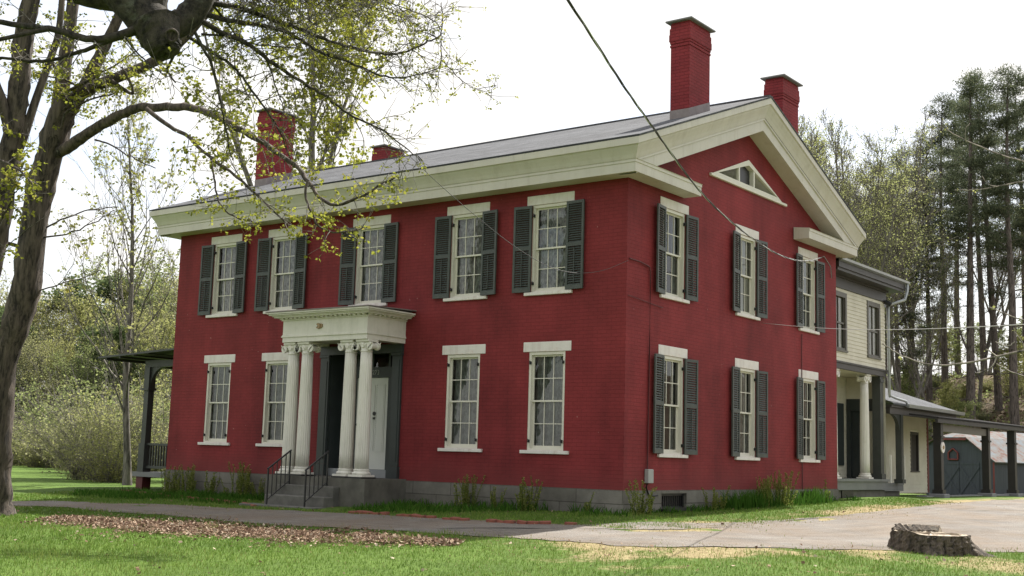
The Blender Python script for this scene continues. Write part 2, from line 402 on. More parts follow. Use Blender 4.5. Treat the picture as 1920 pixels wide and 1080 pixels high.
def tube_np(P, R, n=5):
    k = len(P); T = np.gradient(P, axis=0); T /= np.linalg.norm(T, axis=1)[:, None]+1e-9
    m0 = T.mean(0); ref = np.array([0, 0, 1.]) if abs(m0[2]) < .8 else np.array([1., 0.1, 0])
    A = np.cross(T, ref); A /= np.linalg.norm(A, axis=1)[:, None]+1e-9; B = np.cross(T, A)
    a = np.linspace(0, 2*math.pi, n, endpoint=False)
    V = P[:, None, :]+R[:, None, None]*(np.cos(a)[None, :, None]*A[:, None, :]+np.sin(a)[None, :, None]*B[:, None, :])
    i = np.arange(k-1)[:, None]*n; j = np.arange(n)[None, :]; j2 = (j+1) % n
    Fq = np.stack([i+j, i+j2, i+n+j2, i+n+j], -1).reshape(-1, 4)
    return V.reshape(-1, 3), Fq

def tubes_mesh(name, branches, mat, org=(0, 0, 0), rough=0.0):
    Vs = []; Fs = []; b = 0
    for (P, R) in branches:
        P = np.asarray(P, float); R = np.asarray(R, float); mxr = R.max()
        n = 14 if mxr > .15 else (8 if mxr > .05 else (5 if mxr > .02 else 3))
        V, Fq = tube_np(P, R, n)
        if rough and mxr > .1:
            V = V + rng.normal(0, rough*mxr, V.shape)
        Vs.append(V-np.asarray(org)); Fs.append(Fq+b); b += len(V)
    return np_mesh(name, np.concatenate(Vs), np.concatenate(Fs), mat, None, True)

def unit(a): return a/(np.linalg.norm(a, axis=-1, keepdims=True)+1e-9)

def leaves_mesh(name, C, L, Wd, mat, org=(0, 0, 0), droop=0.0, flat=0.0, tint=None, dirs=None):
    """diamond leaves at points C (n,3), lengths L, widths Wd"""
    n = len(C); C = np.asarray(C)-np.asarray(org)
    a = rng.normal(size=(n, 3)) if dirs is None else np.array(dirs, float)
    a[:, 2] = a[:, 2]*(1-flat)-droop; a = unit(a)
    b = unit(np.cross(a, rng.normal(size=(n, 3))+np.array([0, 0, 2.0*flat])))
    if flat: b[:, 2] *= (1-flat); b = unit(b)
    L = np.broadcast_to(L, (n,))[:, None]; Wd = np.broadcast_to(Wd, (n,))[:, None]
    up = np.cross(a, b)
    V = np.stack([C, C+a*L*.45+b*Wd+up*L*.12, C+a*L, C+a*L*.45-b*Wd+up*L*.12], 1).reshape(-1, 3)
    Fq = np.arange(4*n).reshape(n, 4)
    t = rng.random(n) if tint is None else np.asarray(tint)
    uv = np.repeat(np.stack([np.clip(t, 0.005, .995), np.full(n, .5)], 1), 4, axis=0)
    return np_mesh(name, V, Fq, mat, uv)

def wobble_path(p0, d, L, nseg, wob, up=0.0, r=None):
    r = r or rng
    P = [np.array(p0, float)]; d = unit(np.array(d, float)); s = L/nseg
    for k in range(nseg):
        d = unit(d+r.normal(0, wob, 3)+np.array([0, 0, up])); P.append(P[-1]+d*s)
    return np.array(P)

# ------------------------------------------------------------------ ground, drive
far_px = [(-60, 939), (100, 940), (300, 947), (500, 956), (700, 966), (900, 976), (1050, 985), (1150, 992), (1250, 994), (1400, 986), (1550, 970), (1700, 953), (1800, 943), (1870, 938)]
near_px = [(-60, 946), (100, 951), (300, 966), (500, 984), (700, 994), (900, 1005), (1050, 1016), (1150, 1022), (1300, 1028), (1500, 1031), (1700, 1033), (1920, 1036), (2100, 1040)]
drive_far = np.array([hg(*p)[:2] for p in far_px]+[(2.0, 27.0), (6, 34)])
drive_near = np.array([hg(*p)[:2] for p in near_px]+[(16, 9), (22, 30)])
drive_poly = np.concatenate([drive_far, drive_near[::-1]])

def inside(poly, X, Y):
    r = np.zeros(X.shape, bool); n = len(poly)
    for i in range(n):
        x1, y1 = poly[i]; x2, y2 = poly[(i+1) % n]
        c = ((y1 > Y) != (y2 > Y)) & (X < (x2-x1)*(Y-y1)/(y2-y1+1e-12)+x1); r ^= c
    return r
def dist_line(pl, X, Y, closed=False):
    d = np.full(X.shape, 1e9)
    n = len(pl)
    for i in range(n if closed else n-1):
        a = pl[i]; b = pl[(i+1) % n]; v = b-a
        t = np.clip(((X-a[0])*v[0]+(Y-a[1])*v[1])/(v@v+1e-12), 0, 1)
        d = np.minimum(d, np.hypot(X-a[0]-t*v[0], Y-a[1]-t*v[1]))
    return d

def vnoise(X, Y, s, seed=0):
    """cheap smooth value noise in -1..1"""
    r = np.random.default_rng(seed); g = r.random((64, 64))*2-1
    u = X*s; v = Y*s; i = np.floor(u).astype(int); j = np.floor(v).astype(int); fu = u-i; fv = v-j
    fu = fu*fu*(3-2*fu); fv = fv*fv*(3-2*fv)
    G = lambda a, b: g[a % 64, b % 64]
    return (G(i, j)*(1-fu)+G(i+1, j)*fu)*(1-fv)+(G(i, j+1)*(1-fu)+G(i+1, j+1)*fu)*fv

def axis_vals(lo, hi, fine_lo, fine_hi, step):
    mid = np.arange(fine_lo, fine_hi+1e-6, step)
    def out(a, b):
        r = []; x = a; s = step
        while abs(x-a) < abs(b-a):
            s *= 1.12; x += s*np.sign(b-a); r.append(x)
        return np.array(r)
    return np.concatenate([out(fine_lo, lo)[::-1], mid, out(fine_hi, hi)])
gx = axis_vals(-900, 700, -22, 14, .3); gy = axis_vals(-300, 1100, -19, 30, .3)
GX, GY = np.meshgrid(gx, gy, indexing='ij'); GZ = ground_z(GX, GY)
nx, ny = GX.shape
ind = inside(drive_poly, GX, GY)
GZ = GZ - np.where(ind & (dist_line(drive_poly, GX, GY, True) > .35), .012, 0)
V = np.stack([GX, GY, GZ], -1).reshape(-1, 3)
i = np.arange(nx-1)[:, None]*ny; j = np.arange(ny-1)[None, :]
Fq = np.stack([i+j, i+ny+j, i+ny+j+1, i+j+1], -1).reshape(-1, 4)

def dryness(X, Y):
    """share of dead straw in the turf: along the drive and in patches"""
    dn = dist_line(drive_near, X, Y); df = dist_line(drive_far, X, Y)
    n1 = vnoise(X, Y, .55, 1); n2 = vnoise(X, Y, 1.9, 2)
    right = smooth(-1, 3, X)
    n3 = vnoise(X, Y, 4.2, 6); pt = np.clip(.62+.55*n1+.5*n2+.3*n3, 0, 1.15)
    d = np.exp(-dn/(.40+.65*right))*(.55+.35*right)*pt + np.exp(-df/(.2+1.3*right))*(.45+.65*right)*np.clip(pt+.15, 0, 1.2)
    d += .5*smooth(.15, .75, n1*.6+n2*.5)*smooth(1.5, 6, X)
    d += .5*np.exp(-((X-7.4)**2+(Y+1.7)**2)/1.6)
    return np.clip(d, 0, 1)
def forest(X, Y):
    return np.clip(smooth(-7, 2, Y+.25*X-52+2*vnoise(X, Y, .12, 5)) + smooth(64, 80, np.hypot(X, Y)), 0, 1)

me = np_mesh('lawn', V, Fq, None, None, True)
ca = me.color_attributes.new('cover', 'FLOAT_COLOR', 'POINT')
cv = np.zeros((len(V), 4), np.float32); cv[:, 0] = dryness(V[:, 0], V[:, 1]); cv[:, 1] = forest(V[:, 0], V[:, 1])
X_, Y_ = V[:, 0], V[:, 1]
bed = np.exp(-np.clip(np.maximum(-Y_-2.3, -(Y_+0)), 0, 9)*3)*smooth(-18, -13, X_)*(1-smooth(.0, 1.0, X_))*(Y_ < 1)*(Y_ > -2.6)
cv[:, 2] = np.clip(bed, 0, 1)*.8; cv[:, 3] = 1
ca.data.foreach_set('color', cv.ravel())
mt, nt, b, o = new_mat('lawn_turf')
vc = nt.nodes.new('ShaderNodeVertexColor'); vc.layer_name = 'cover'; sp = nt.nodes.new('ShaderNodeSeparateColor'); nt.links.new(vc.outputs[0], sp.inputs[0])
g1 = ramp(nt, noise(nt, .6, 6, .65), [(.3, (.065, .115, .02)), (.7, (.115, .185, .035))])
g2 = ramp(nt, noise(nt, 14, 4, .7), [(.3, (.6, .6, .6)), (.75, (1.25, 1.25, 1.2))])
gc = mixc(nt, 1., g1, g2, 'MULTIPLY')
dr = ramp(nt, noise(nt, 9, 6, .75), [(.3, (.15, .10, .055)), (.55, (.30, .25, .13)), (.75, (.42, .36, .22))])
nd = noise(nt, 7, 5, .75)
am = nt.nodes.new('ShaderNodeMath'); am.operation = 'MULTIPLY_ADD'; am.inputs[1].default_value = .9; nt.links.new(nd, am.inputs[0]); nt.links.new(sp.outputs[0], am.inputs[2])
fd = ramp(nt, am.outputs[0], [(.72, (0, 0, 0)), (.98, (1, 1, 1))])
c1 = mixc(nt, fd, gc, dr)
ff = ramp(nt, noise(nt, .35, 8, .75), [(.32, (.05, .037, .026)), (.46, (.105, .08, .053)), (.57, (.15, .115, .078)), (.66, (.09, .105, .04))])
c2 = mixc(nt, sp.outputs[1], c1, ff)
soil = ramp(nt, noise(nt, 6, 6, .7), [(.35, (.035, .05, .014)), (.6, (.06, .05, .03)), (.75, (.05, .085, .02))])
c3 = mixc(nt, sp.outputs[2], c2, soil)
nt.links.new(c3, b.inputs['Base Color']); b.inputs['Roughness'].default_value = .95; b.inputs['Specular IOR Level'].default_value = .15
bump(nt, b, noise(nt, 22, 5, .7), .8, .05)
me.materials.append(mt)
tag(link('ground', me), kind='structure')

# drive: a sheet draped 8 mm above the ground, with a ragged edge
nr = 300
def resample(pl, n):
    s = np.concatenate([[0], np.cumsum(np.hypot(*np.diff(pl, axis=0).T))]); t = np.linspace(0, s[-1], n)
    return np.stack([np.interp(t, s, pl[:, 0]), np.interp(t, s, pl[:, 1])], 1)
def chain(pl):   # keep far/near matched by screen order
    return pl
A = np.concatenate([resample(drive_far[:13], 220), resample(drive_far[12:], 60)[1:]])
B = np.concatenate([resample(drive_near[:11], 220), resample(drive_near[10:], 60)[1:]])
na = len(A); nc = 26
T = np.linspace(0, 1, nc)[None, :, None]
jag = (.16*vnoise(A[:, 0]*1.0, A[:, 1], 1.7, 9)+.09*vnoise(A[:, 0], A[:, 1], 6, 10))
dirn = unit(B-A)
A2 = A-dirn*jag[:, None]; jag2 = (.15*vnoise(B[:, 0], B[:, 1], 1.5, 12)+.1*vnoise(B[:, 0], B[:, 1], 5.5, 13)); B2 = B+dirn*jag2[:, None]
DP = A2[:, None, :]*(1-T)+B2[:, None, :]*T
DZ = ground_z(DP[..., 0], DP[..., 1])+.010
wheel = np.broadcast_to(-.012*np.exp(-((T[..., 0]-.28)/.1)**2)-.012*np.exp(-((T[..., 0]-.72)/.1)**2), DZ.shape)
DZ = DZ+wheel+.006*vnoise(DP[..., 0], DP[..., 1], 3, 4)
DV = np.concatenate([DP, DZ[..., None]], -1).reshape(-1, 3)
i = np.arange(na-1)[:, None]*nc; j = np.arange(nc-1)[None, :]
DF = np.stack([i+j, i+j+1, i+nc+j+1, i+nc+j], -1).reshape(-1, 4)
cum = np.concatenate([[0], np.cumsum(np.hypot(*np.diff((A+B)/2, axis=0).T))])
DUV = np.stack([np.broadcast_to(cum[:, None], (na, nc)), np.broadcast_to(T[..., 0]*4, (na, nc))], -1).reshape(-1, 2)
me = np_mesh('driveway', DV, DF, None, DUV[DF.ravel()], True)
mt, nt, b, o = new_mat('gravel_drive')
k1 = ramp(nt, noise(nt, 1.1, 6, .7, stretch=(1, .8, 1)), [(.3, (.125, .118, .11)), (.5, (.18, .170, .158)), (.72, (.225, .21, .193))])
k2 = ramp(nt, noise(nt, 45, 4, .75), [(.3, (.6, .6, .6)), (.7, (1.3, 1.28, 1.25))])
kk = mixc(nt, 1., k1, k2, 'MULTIPLY')
k3 = ramp(nt, noise(nt, 2.6, 8, .75), [(.55, (0, 0, 0)), (.72, (.55, .55, .55))])
kk = mixc(nt, k3, kk, (.14, .11, .08))
k5 = ramp(nt, noise(nt, .45, 6, .7), [(.38, (0, 0, 0)), (.60, (.8, .8, .8))]); kk = mixc(nt, k5, kk, (.165, .13, .098))
k7 = ramp(nt, noise(nt, 2.2, 6, .7, 'UV', (.18, 2.2, 1)), [(.3, (.72, .71, .70)), (.5, (1, 1, 1)), (.7, (1.22, 1.2, 1.17))]); kk = mixc(nt, 1., kk, k7, 'MULTIPLY')
k6 = ramp(nt, noise(nt, 130, 2, .6), [(.60, (0, 0, 0)), (.68, (.8, .8, .8))]); kk = mixc(nt, k6, kk, (.36, .33, .30))
nt.links.new(kk, b.inputs['Base Color']); b.inputs['Roughness'].default_value = .95; b.inputs['Specular IOR Level'].default_value = .2
bump(nt, b, noise(nt, 60, 4, .7), .8, .02)
me.materials.append(mt); tag(link('driveway', me), kind='structure')

# ------------------------------------------------------------------ brick house
XL, D = -13.66, 10.316
SOF = 6.03          # soffit level
YM = D/2
house = empty('brick_house', (-6.83, 5.158, -.55), 'red painted brick house with cream cornice, white columned portico and dark shutters', 'house')

OW, UL, UB = .445, (.715, 2.68), (3.896, 5.70)
fx_u = [-11.83, -9.69, -6.82, -3.99, -1.835]
fx_l = [-11.83, -9.69, -3.99, -1.835]
sy_u = [1.835, 5.17, 8.545]; sy_l = [1.83, 5.165, 8.54]

def wall_grid(mb, u0, u1, v0, v1, holes, P):
    us = sorted({u0, u1, *[h[0] for h in holes], *[h[1] for h in holes]}); vs = sorted({v0, v1, *[h[2] for h in holes], *[h[3] for h in holes]})
    for a, b2 in zip(us, us[1:]):
        for c, d in zip(vs, vs[1:]):
            um, vm = (a+b2)/2, (c+d)/2
            if any(h[0] < um < h[1] and h[2] < vm < h[3] for h in holes): continue
            mb.poly([P(a, c, 0), P(b2, c, 0), P(b2, d, 0), P(a, d, 0)])
    for (a, b2, c, d, dep) in holes:
        mb.poly([P(a, c, 0), P(a, d, 0), P(a, d, dep), P(a, c, dep)]); mb.poly([P(b2, c, 0), P(b2, c, dep), P(b2, d, dep), P(b2, d, 0)])
        mb.poly([P(a, d, 0), P(b2, d, 0), P(b2, d, dep), P(a, d, dep)]); mb.poly([P(a, c, 0), P(a, c, dep), P(b2, c, dep), P(b2, c, 0)])

Pf = lambda u, v, w: (u, w, v)        # front wall, depth w goes to +y
Ps = lambda u, v, w: (-w, u, v)       # gable wall, depth w goes to -x
holes = [(x-OW, x+OW, *UB, .16) for x in fx_u]+[(x-OW, x+OW, *UL, .16) for x in fx_l]+[(-7.95, -5.95, 0.0, 2.93, .12)]
mb = MB(); wall_grid(mb, XL, 0, 0, SOF+.02, holes, Pf); mb.build('wall', M['brick'], house)
holes = [(y-OW, y+OW, *UB, .16) for y in sy_u]+[(y-OW, y+OW, *UL, .16) for y in sy_l]
mb = MB(); wall_grid(mb, 0, D, 0, SOF, holes, Ps)
SL = .384; ZA = 8.12
gz = lambda y, top=ZA: top-SL*abs(y-YM)
outer = [Vector((0, SOF, 0)), Vector((D, SOF, 0)), Vector((D, gz(D)+.03, 0)), Vector((YM, ZA+.03, 0)), Vector((0, gz(0)+.03, 0))]
hole = [Vector((3.52, 6.84, 0)), Vector((6.92, 6.84, 0)), Vector((5.2, 7.43, 0))]
for t in tessellate_polygon([outer, hole]):
    allp = outer+hole; mb.poly([(0, allp[k].x, allp[k].y) for k in t])
for a, b2 in zip(hole, hole[1:]+hole[:1]):
    mb.poly([(0, a.x, a.y), (0, b2.x, b2.y), (-.14, b2.x, b2.y), (-.14, a.x, a.y)])
# far walls
mb.poly([(XL, 0, 0), (XL, D, 0), (XL, D, gz(D)), (XL, YM, ZA), (XL, 0, gz(0))]); mb.poly([(XL, D, 0), (0, D, 0), (0, D, SOF+.02), (XL, D, SOF+.02)])
mb.build('wall', M['brick'], house)
# dark box behind the windows, its colour standing in for unlit rooms
mb = MB(); mb.box(XL+.9, -1.0, 1.0, D-.9, -.02, 5.95); mb.build('dark_room_box', M['interior'], house)

# foundation
mb = MB()
hb = [(1.40, 2.42, -.36, -.06, .25), (7.98, 8.80, -.26, -.05, .25)]
wall_grid(mb, XL-.02, .02, -1.1, 0, [], lambda u, v, w: (u, -.02+w, v))
wall_grid(mb, -.02, D+.02, -1.1, 0, hb, lambda u, v, w: (.02-w, u, v))
mb.poly([(XL-.02, -.02, -1.1), (XL-.02, -.02, 0), (XL-.02, D, 0), (XL-.02, D, -1.1)])
mb.poly([(XL-.02, -.02, 0), (.02, -.02, 0), (0, 0, .004), (XL, 0, .004)]); mb.poly([(.02, -.02, 0), (.02, D, 0), (0, D, .004), (0, 0, .004)])
mb.build('foundation', M['stone'], house)
for (a, b2, c, d, e) in hb:
    mb = MB(); mb.box(-.10, -.05, a, b2, c, c+.04); mb.box(-.10, -.05, a, b2, d-.05, d); mb.box(-.10, -.05, a, a+.05, c, d); mb.box(-.10, -.05, b2-.05, b2, c, d)
    k = a+.13
    while k < b2-.08: mb.box(-.085, -.065, k, k+.018, c+.04, d-.05); k += .085
    fr = mb.build('basement_window', M['iron'], house)
    mb = MB(); mb.poly([(-.14, a, c), (-.14, b2, c), (-.14, b2, d), (-.14, a, d)]); mb.build('pane', M['interior'], fr)  # dark sheet in the opening, shade put into its colour
mb = MB(); mb.box(.02, .20, 1.30, 2.52, -.40, -.36); mb.box(.17, .20, 1.30, 2.52, -.36, -.33); mb.build('window_well', M['iron'], house)

# --- windows: one of each kind, in local axes x along the wall, y inwards, z up from the sill top
def window_meshes(H):
    r = {}
    f = MB(); w = OW
    f.box(-w, -w+.055, .012, .155, 0, H); f.box(w-.055, w, .012, .155, 0, H); f.box(-w+.055, w-.055, .012, .155, H-.06, H); f.box(-w+.055, w-.055, .012, .155, 0, .035)
    mid = H*.5+.0
    def sash(y0, z0, z1):
        x0, x1 = -w+.055, w-.055; t = .038
        f.box(x0, x0+t, y0, y0+.035, z0, z1); f.box(x1-t, x1, y0, y0+.035, z0, z1)
        f.box(x0+t, x1-t, y0, y0+.035, z0, z0+(.06 if z0 < .1 else .035)); f.box(x0+t, x1-t, y0, y0+.035, z1-.035, z1)
        a0, a1 = x0+t, x1-t; b0, b1 = z0+(.06 if z0 < .1 else .035), z1-.035
        for k in (1, 2):
            x = a0+(a1-a0)*k/3; f.box(x-.0085, x+.0085, y0+.006, y0+.029, b0, b1)
        zc = (b0+b1)/2
        for k in range(3):
            xa = a0+(a1-a0)*k/3+(.0085 if k else 0); xb = a0+(a1-a0)*(k+1)/3-(.0085 if k < 2 else 0)
            f.box(xa, xb, y0+.006, y0+.029, zc-.0085, zc+.0085)
    sash(.070, mid-.018, H-.06); sash(.108, .035, mid+.018)
    r['frame'] = f.mesh('window_frame', M['sash'])
    g = MB(); g.poly([(-w+.06, .088, mid), (w-.06, .088, mid), (w-.06, .088, H-.07), (-w+.06, .088, H-.07)]); g.poly([(-w+.06, .126, .04), (w-.06, .126, .04), (w-.06, .126, mid), (-w+.06, .126, mid)])
    r['pane'] = g.mesh('pane', M['glass'])
    L = MB(); L.bbox(-.585, .585, -.012, .14, H+.002, H+.20); r['lintel'] = L.mesh('lintel', M['lintel'])
    s = MB(); s.bbox(-.585, .585, -.055, .15, -.068, -.001); r['sill'] = s.mesh('sill', M['lintel'])
    h = MB()
    for sx in (-1, 1):
        for z in (.18, H-.22):
            x0 = sx*(w-.045); h.box(x0-.018, x0+.018, -.022, .012, z-.03, z+.03); h.box(x0-.008, x0+.008, -.035, -.022, z-.03, z+.045)
    r['hinge'] = h.mesh('hinge', M['iron'])
    for nm, mt_, frac, seed in (('lace', M['lace'], 1.0, 1), ('sheer', M['sheer'], 1.0, 2), ('part', M['sheer'], .6, 3)):
        rr = np.random.default_rng(seed); n = 60; xs = np.linspace(-w+.03, w-.03, n)
        y = .21+.022*np.sin(np.cumsum(.5+.7*rr.random(n)))+.008*rr.normal(size=n)
        Vv = []; Ff = []
        for k in range(n):
            Vv += [(xs[k], y[k], .02), (xs[k], y[k]*.98, H-.03)]
        for k in range(n-1):
            if frac < 1 and .42 < k/n < .42+.35: continue
            Ff.append((2*k, 2*k+2, 2*k+3, 2*k+1))
        r['curtain_'+nm] = np_mesh('curtain', Vv, np.array(Ff), mt_, None, True)
    bl = MB(); bl.box(-.05, w-.06, .16, .18, .03, H-.05); r['blind'] = bl.mesh('board', M['blind'])
    return r
WU, WL_ = window_meshes(UB[1]-UB[0]), window_meshes(UL[1]-UL[0])

def place_window(ms, loc, rz, curtain, hinges):
    l = tuple(np.array(loc)-ORG['brick_house'])
    fr = link('window', ms['frame'], house, l, (0, 0, rz))
    for n in ('pane', 'lintel', 'sill'): link(n, ms[n], fr)
    if curtain: link('curtain', ms['curtain_'+curtain] if curtain != 'blind' else ms['blind'], fr)
    if hinges: link('hinge', ms['hinge'], fr)
    return fr
for k, x in enumerate(fx_u): place_window(WU, (x, 0, UB[0]), 0, 'lace', True)
for k, x in enumerate(fx_l): place_window(WL_, (x, 0, UL[0]), 0, 'sheer' if k != 1 else 'sheer', True)
for k, y in enumerate(sy_u): place_window(WU, (0, y, UB[0]), math.pi/2, ['part', 'blind', 'sheer'][k], True)
for k, y in enumerate(sy_l): place_window(WL_, (0, y, UL[0]), math.pi/2, ['part', 'sheer', 'part'][k], True)

# --- louvred shutters: local x from hinge (0) outwards to Wd, y outward negative, z 0..H
def shutter_mesh(H, Wd=.435):
    s = MB(); t = .035; st = .05; zm = H*.505
    s.box(0, st, -t, 0, 0, H); s.box(Wd-st, Wd, -t, 0, 0, H)
    s.box(st, Wd-st, -t, 0, 0, .085); s.box(st, Wd-st, -t, 0, H-.06, H); s.box(st, Wd-st, -t, 0, zm-.04, zm+.04)
    for z0, z1 in ((.085, zm-.04), (zm+.04, H-.06)):
        n = int((z1-z0)/.046); p = (z1-z0)/n
        for k in range(n):
            z = z0+p*k
            s.add([(st, -.031, z+.002), (Wd-st, -.031, z+.002), (Wd-st, -.004, z+.038), (st, -.004, z+.038), (st, -.026, z-.004), (Wd-st, -.026, z-.004), (Wd-st, .001, z+.032), (st, .001, z+.032)],
                  [(0, 1, 2, 3), (7, 6, 5, 4), (0, 4, 5, 1), (3, 2, 6, 7)])
    s.box(Wd/2-.007, Wd/2+.007, -.046, -.034, .12, zm-.07)
    return s.mesh('shutter', M['shutter'])
SU, SLo = shutter_mesh(UB[1]-UB[0]-.015), shutter_mesh(UL[1]-UL[0]-.015)
def place_shutters(mesh, u, z, side, rr):
    for sgn in (-1, 1):
        ang = math.radians(rr.uniform(2, 9)); base = math.pi/2 if side else 0
        off = sgn*(OW-.01)
        P = (0.022, u+off, z+.006) if side else (u+off, -.022, z+.006)
        o_ = link('shutter', mesh, house, tuple(np.array(P)-ORG['brick_house']))
        # mirrored panel for the left one: turn it round so it still shows its face
        if sgn > 0: o_.rotation_euler = (0, 0, base-ang)
        else: o_.rotation_euler = (0, 0, base+ang); o_.scale = (-1, 1, 1)
rr = random.Random(3)
for x in fx_u: place_shutters(SU, x, UB[0], False, rr)
for y in sy_u: place_shutters(SU, y, UB[0], True, rr)
for y in sy_l: place_shutters(SLo, y, UL[0], True, rr)

# --- cornice: eave, returns and raking sides
LOW = [(0.02, SOF), (.42, SOF), (.42, SOF+.175), (.435, SOF+.185), (.435, SOF+.235), (.45, SOF+.245)]
UPP = [(.44, SOF+.235), (.455, SOF+.27), (.475, SOF+.32), (.51, SOF+.385), (.545, SOF+.44), (.56, SOF+.475), (.565, SOF+.48), (.595, SOF+.485), (.595, SOF+.62), (.57, SOF+.63)]
RL, RR_ = 2.2, 7.65
low = MB()
def strip(mb, prof, path):
    """path: list of functions e->(x,y) giving the mitred plan position for offset e"""
    n = len(prof)
    vs = [(*p(e), z) for p in path for (e, z) in prof]; fs = []
    for k in range(len(path)-1):
        for q in range(n-1): fs.append((k*n+q, k*n+q+1, (k+1)*n+q+1, (k+1)*n+q))
    mb.add(vs, fs)
LOWC = LOW+[(.44, SOF+.25), (.02, SOF+.30)]
strip(low, LOWC, [lambda e: (XL-e, RL), lambda e: (XL-e, -e), lambda e: (e, -e), lambda e: (e, RL)])
strip(low, LOWC, [lambda e: (e, RR_), lambda e: (e, D+e), lambda e: (-1.2, D+e)])
for y in (RL, RR_): low.poly([(e, y, z) for e, z in LOWC])
low.poly([(XL-e, RL, z) for e, z in LOWC])
cor = low.build('cornice', M['cream'], house)
up = MB()
strip(up, UPP, [lambda e: (XL-e, -e), lambda e: (e, -e)])
dz = [z-ZA+SL*(YM+e) for e, z in UPP]
n = len(UPP)
for x0, sg in ((0, 1), (XL, -1)):
    rows = []
    for kind in (0, 1, 2):
        row = []
        for (e, z), q in zip(UPP, dz):
            y = (-e, YM, D+e)[kind]; row.append((x0+sg*e, y, ZA-SL*abs(y-YM)+q))
        rows.append(row)
    up.add([p for r_ in rows for p in r_], [(k*n+q, k*n+q+1, (k+1)*n+q+1, (k+1)*n+q) for k in (0, 1) for q in range(n-1)])
    # raking fascia and soffit
    RLOW = [(.0, 0), (.40, 0), (.40, .235), (.43, .245), (.43, .30)]
    rows = [[(x0+sg*e, y, ZA-SL*abs(y-YM)+q) for e, q in RLOW] for y in (-.36, YM, D+.36)]
    k5 = len(RLOW); up.add([p for r_ in rows for p in r_], [(k*k5+q, k*k5+q+1, (k+1)*k5+q+1, (k+1)*k5+q) for k in (0, 1) for q in range(k5-1)])
up.build('raking_cornice', M['cream'], house)
mb = MB(); mb.prism([(-.01, SOF-.005), (-.33, SOF-.005), (-.33, SOF-.006-.0), (-.01, SOF-.10)], 'x', XL, 0)
# roof
zt = SOF+.66; ye = -.60
ridge_z = zt+SL*(YM-ye)
ro = MB()
for s_ in (1, -1):
    yA = YM-s_*(YM-ye)
    a = [(XL-.61, yA, zt), (.61, yA, zt), (.61, YM, ridge_z), (XL-.61, YM, ridge_z)]; b2 = [(x, y, z-.035) for x, y, z in a]
    ro.add(a+b2, [(0, 1, 2, 3), (7, 6, 5, 4), (0, 4, 5, 1), (1, 5, 6, 2), (3, 2, 6, 7), (0, 3, 7, 4)])
ro.box(XL-.6, .6, YM-.09, YM+.09, ridge_z-.03, ridge_z+.012)
roof = ro.build('roof', M['roof'], house)
# roof UVs follow the slope, so courses run level
for o_ in (roof,):
    uvl = o_.data.uv_layers[0].data
    for p in o_.data.polygons:
        for li in p.loop_indices:
            c = o_.data.vertices[o_.data.loops[li].vertex_index].co; uvl[li].uv = (c.x, c.y*1.07)

# --- chimneys
def roof_at(y): return ridge_z-SL*abs(y-YM)
def chimney(x0, x1, y0, y1, top):
    zb = min(roof_at(y0), roof_at(y1))-.35
    c = MB(); c.box(x0, x1, y0, y1, zb, top-.55)
    z = top-.55
    for e, h in ((.014, .05), (.003, .03), (.016, .05), (.030, .15), (.022, .14), (.006, .09), (-.006, .04)):
        c.box(x0-e, x1+e, y0-e, y1+e, z+.0005, z+h); z += h
    ch = c.build('chimney', M['brickchim'], house)
    k = MB(); k.bbox(x0-.095, x1+.095, y0-.095, y1+.095, z+.001, z+.04, .008); k.build('chimney_cap', M['cap'], ch)
    f = MB(); e = .006
    for (a, b2) in (((x0-e, y0-e), (x1+e, y0-e)), ((x1+e, y0-e), (x1+e, y1+e)), ((x1+e, y1+e), (x0-e, y1+e)), ((x0-e, y1+e), (x0-e, y0-e))):
        f.poly([(*a, roof_at(a[1])-.05), (*b2, roof_at(b2[1])-.05), (*b2, roof_at(b2[1])+.19), (*a, roof_at(a[1])+.19)])
    f.build('flashing', M['flashing'], ch)
chimney(-.44, .02, 2.37, 3.28, 9.97); chimney(-.44, .02, 7.03, 7.94, 9.97)
chimney(-13.66, -13.18, 2.37, 3.28, 9.97); chimney(-13.66, -13.18, 7.03, 7.94, 9.97)

# --- gable attic window
aw = MB()
def tri_in(d):
    return [(3.52+d*3.6, 6.84+d), (6.92-d*3.4, 6.84+d), (5.2, 7.43-d*1.25)]
o3, i3 = tri_in(-.045), tri_in(.055)
for k in range(3):
    a, b2, c, d = o3[k], o3[(k+1) % 3], i3[(k+1) % 3], i3[k]
    aw.add([(.025, *a), (.025, *b2), (.025, *c), (.025, *d), (-.03, *a), (-.03, *b2), (-.1, *c), (-.1, *d)], [(0, 1, 2, 3), (0, 4, 5, 1), (3, 2, 6, 7)])
for yy in (4.735, 5.49):
    aw.box(-.1, .015, yy-.03, yy+.03, 6.87, 7.27 if yy < 5 else 7.32)
attic = aw.build('attic_window', M['sash'], house)
mb = MB(); mb.bbox(-.05, .06, 3.33, 7.2, 6.755, 6.815); mb.build('sill', M['sash'], attic)
mb = MB(); mb.poly([(-.09, 4.765, 6.88), (-.09, 5.46, 6.88), (-.09, 5.46, 7.24), (-.09, 5.2, 7.37), (-.09, 4.765, 7.22)]); mb.build('pane', M['iron'], attic)
for yA, yB, nm in ((3.72, 4.705, 0), (6.72, 5.52, 1)):
    l = MB(); n_ = 11
    l.poly([(-.11, yA, 6.87), (-.11, yB, 6.87), (-.11, yB, 7.26), (-.11, yA, 6.93)])
    for k in range(n_):
        z1 = 6.895+k*.33/n_; z0 = 6.875+k*.05/n_
        l.add([(-.03, yA, z0), (-.03, yB, z1), (-.09, yB, z1+.022), (-.09, yA, z0+.006), (-.045, yA, z0-.002), (-.045, yB, z1-.008)], [(0, 1, 2, 3), (0, 4, 5, 1)])
    l.build('louver', M['louver'], attic)

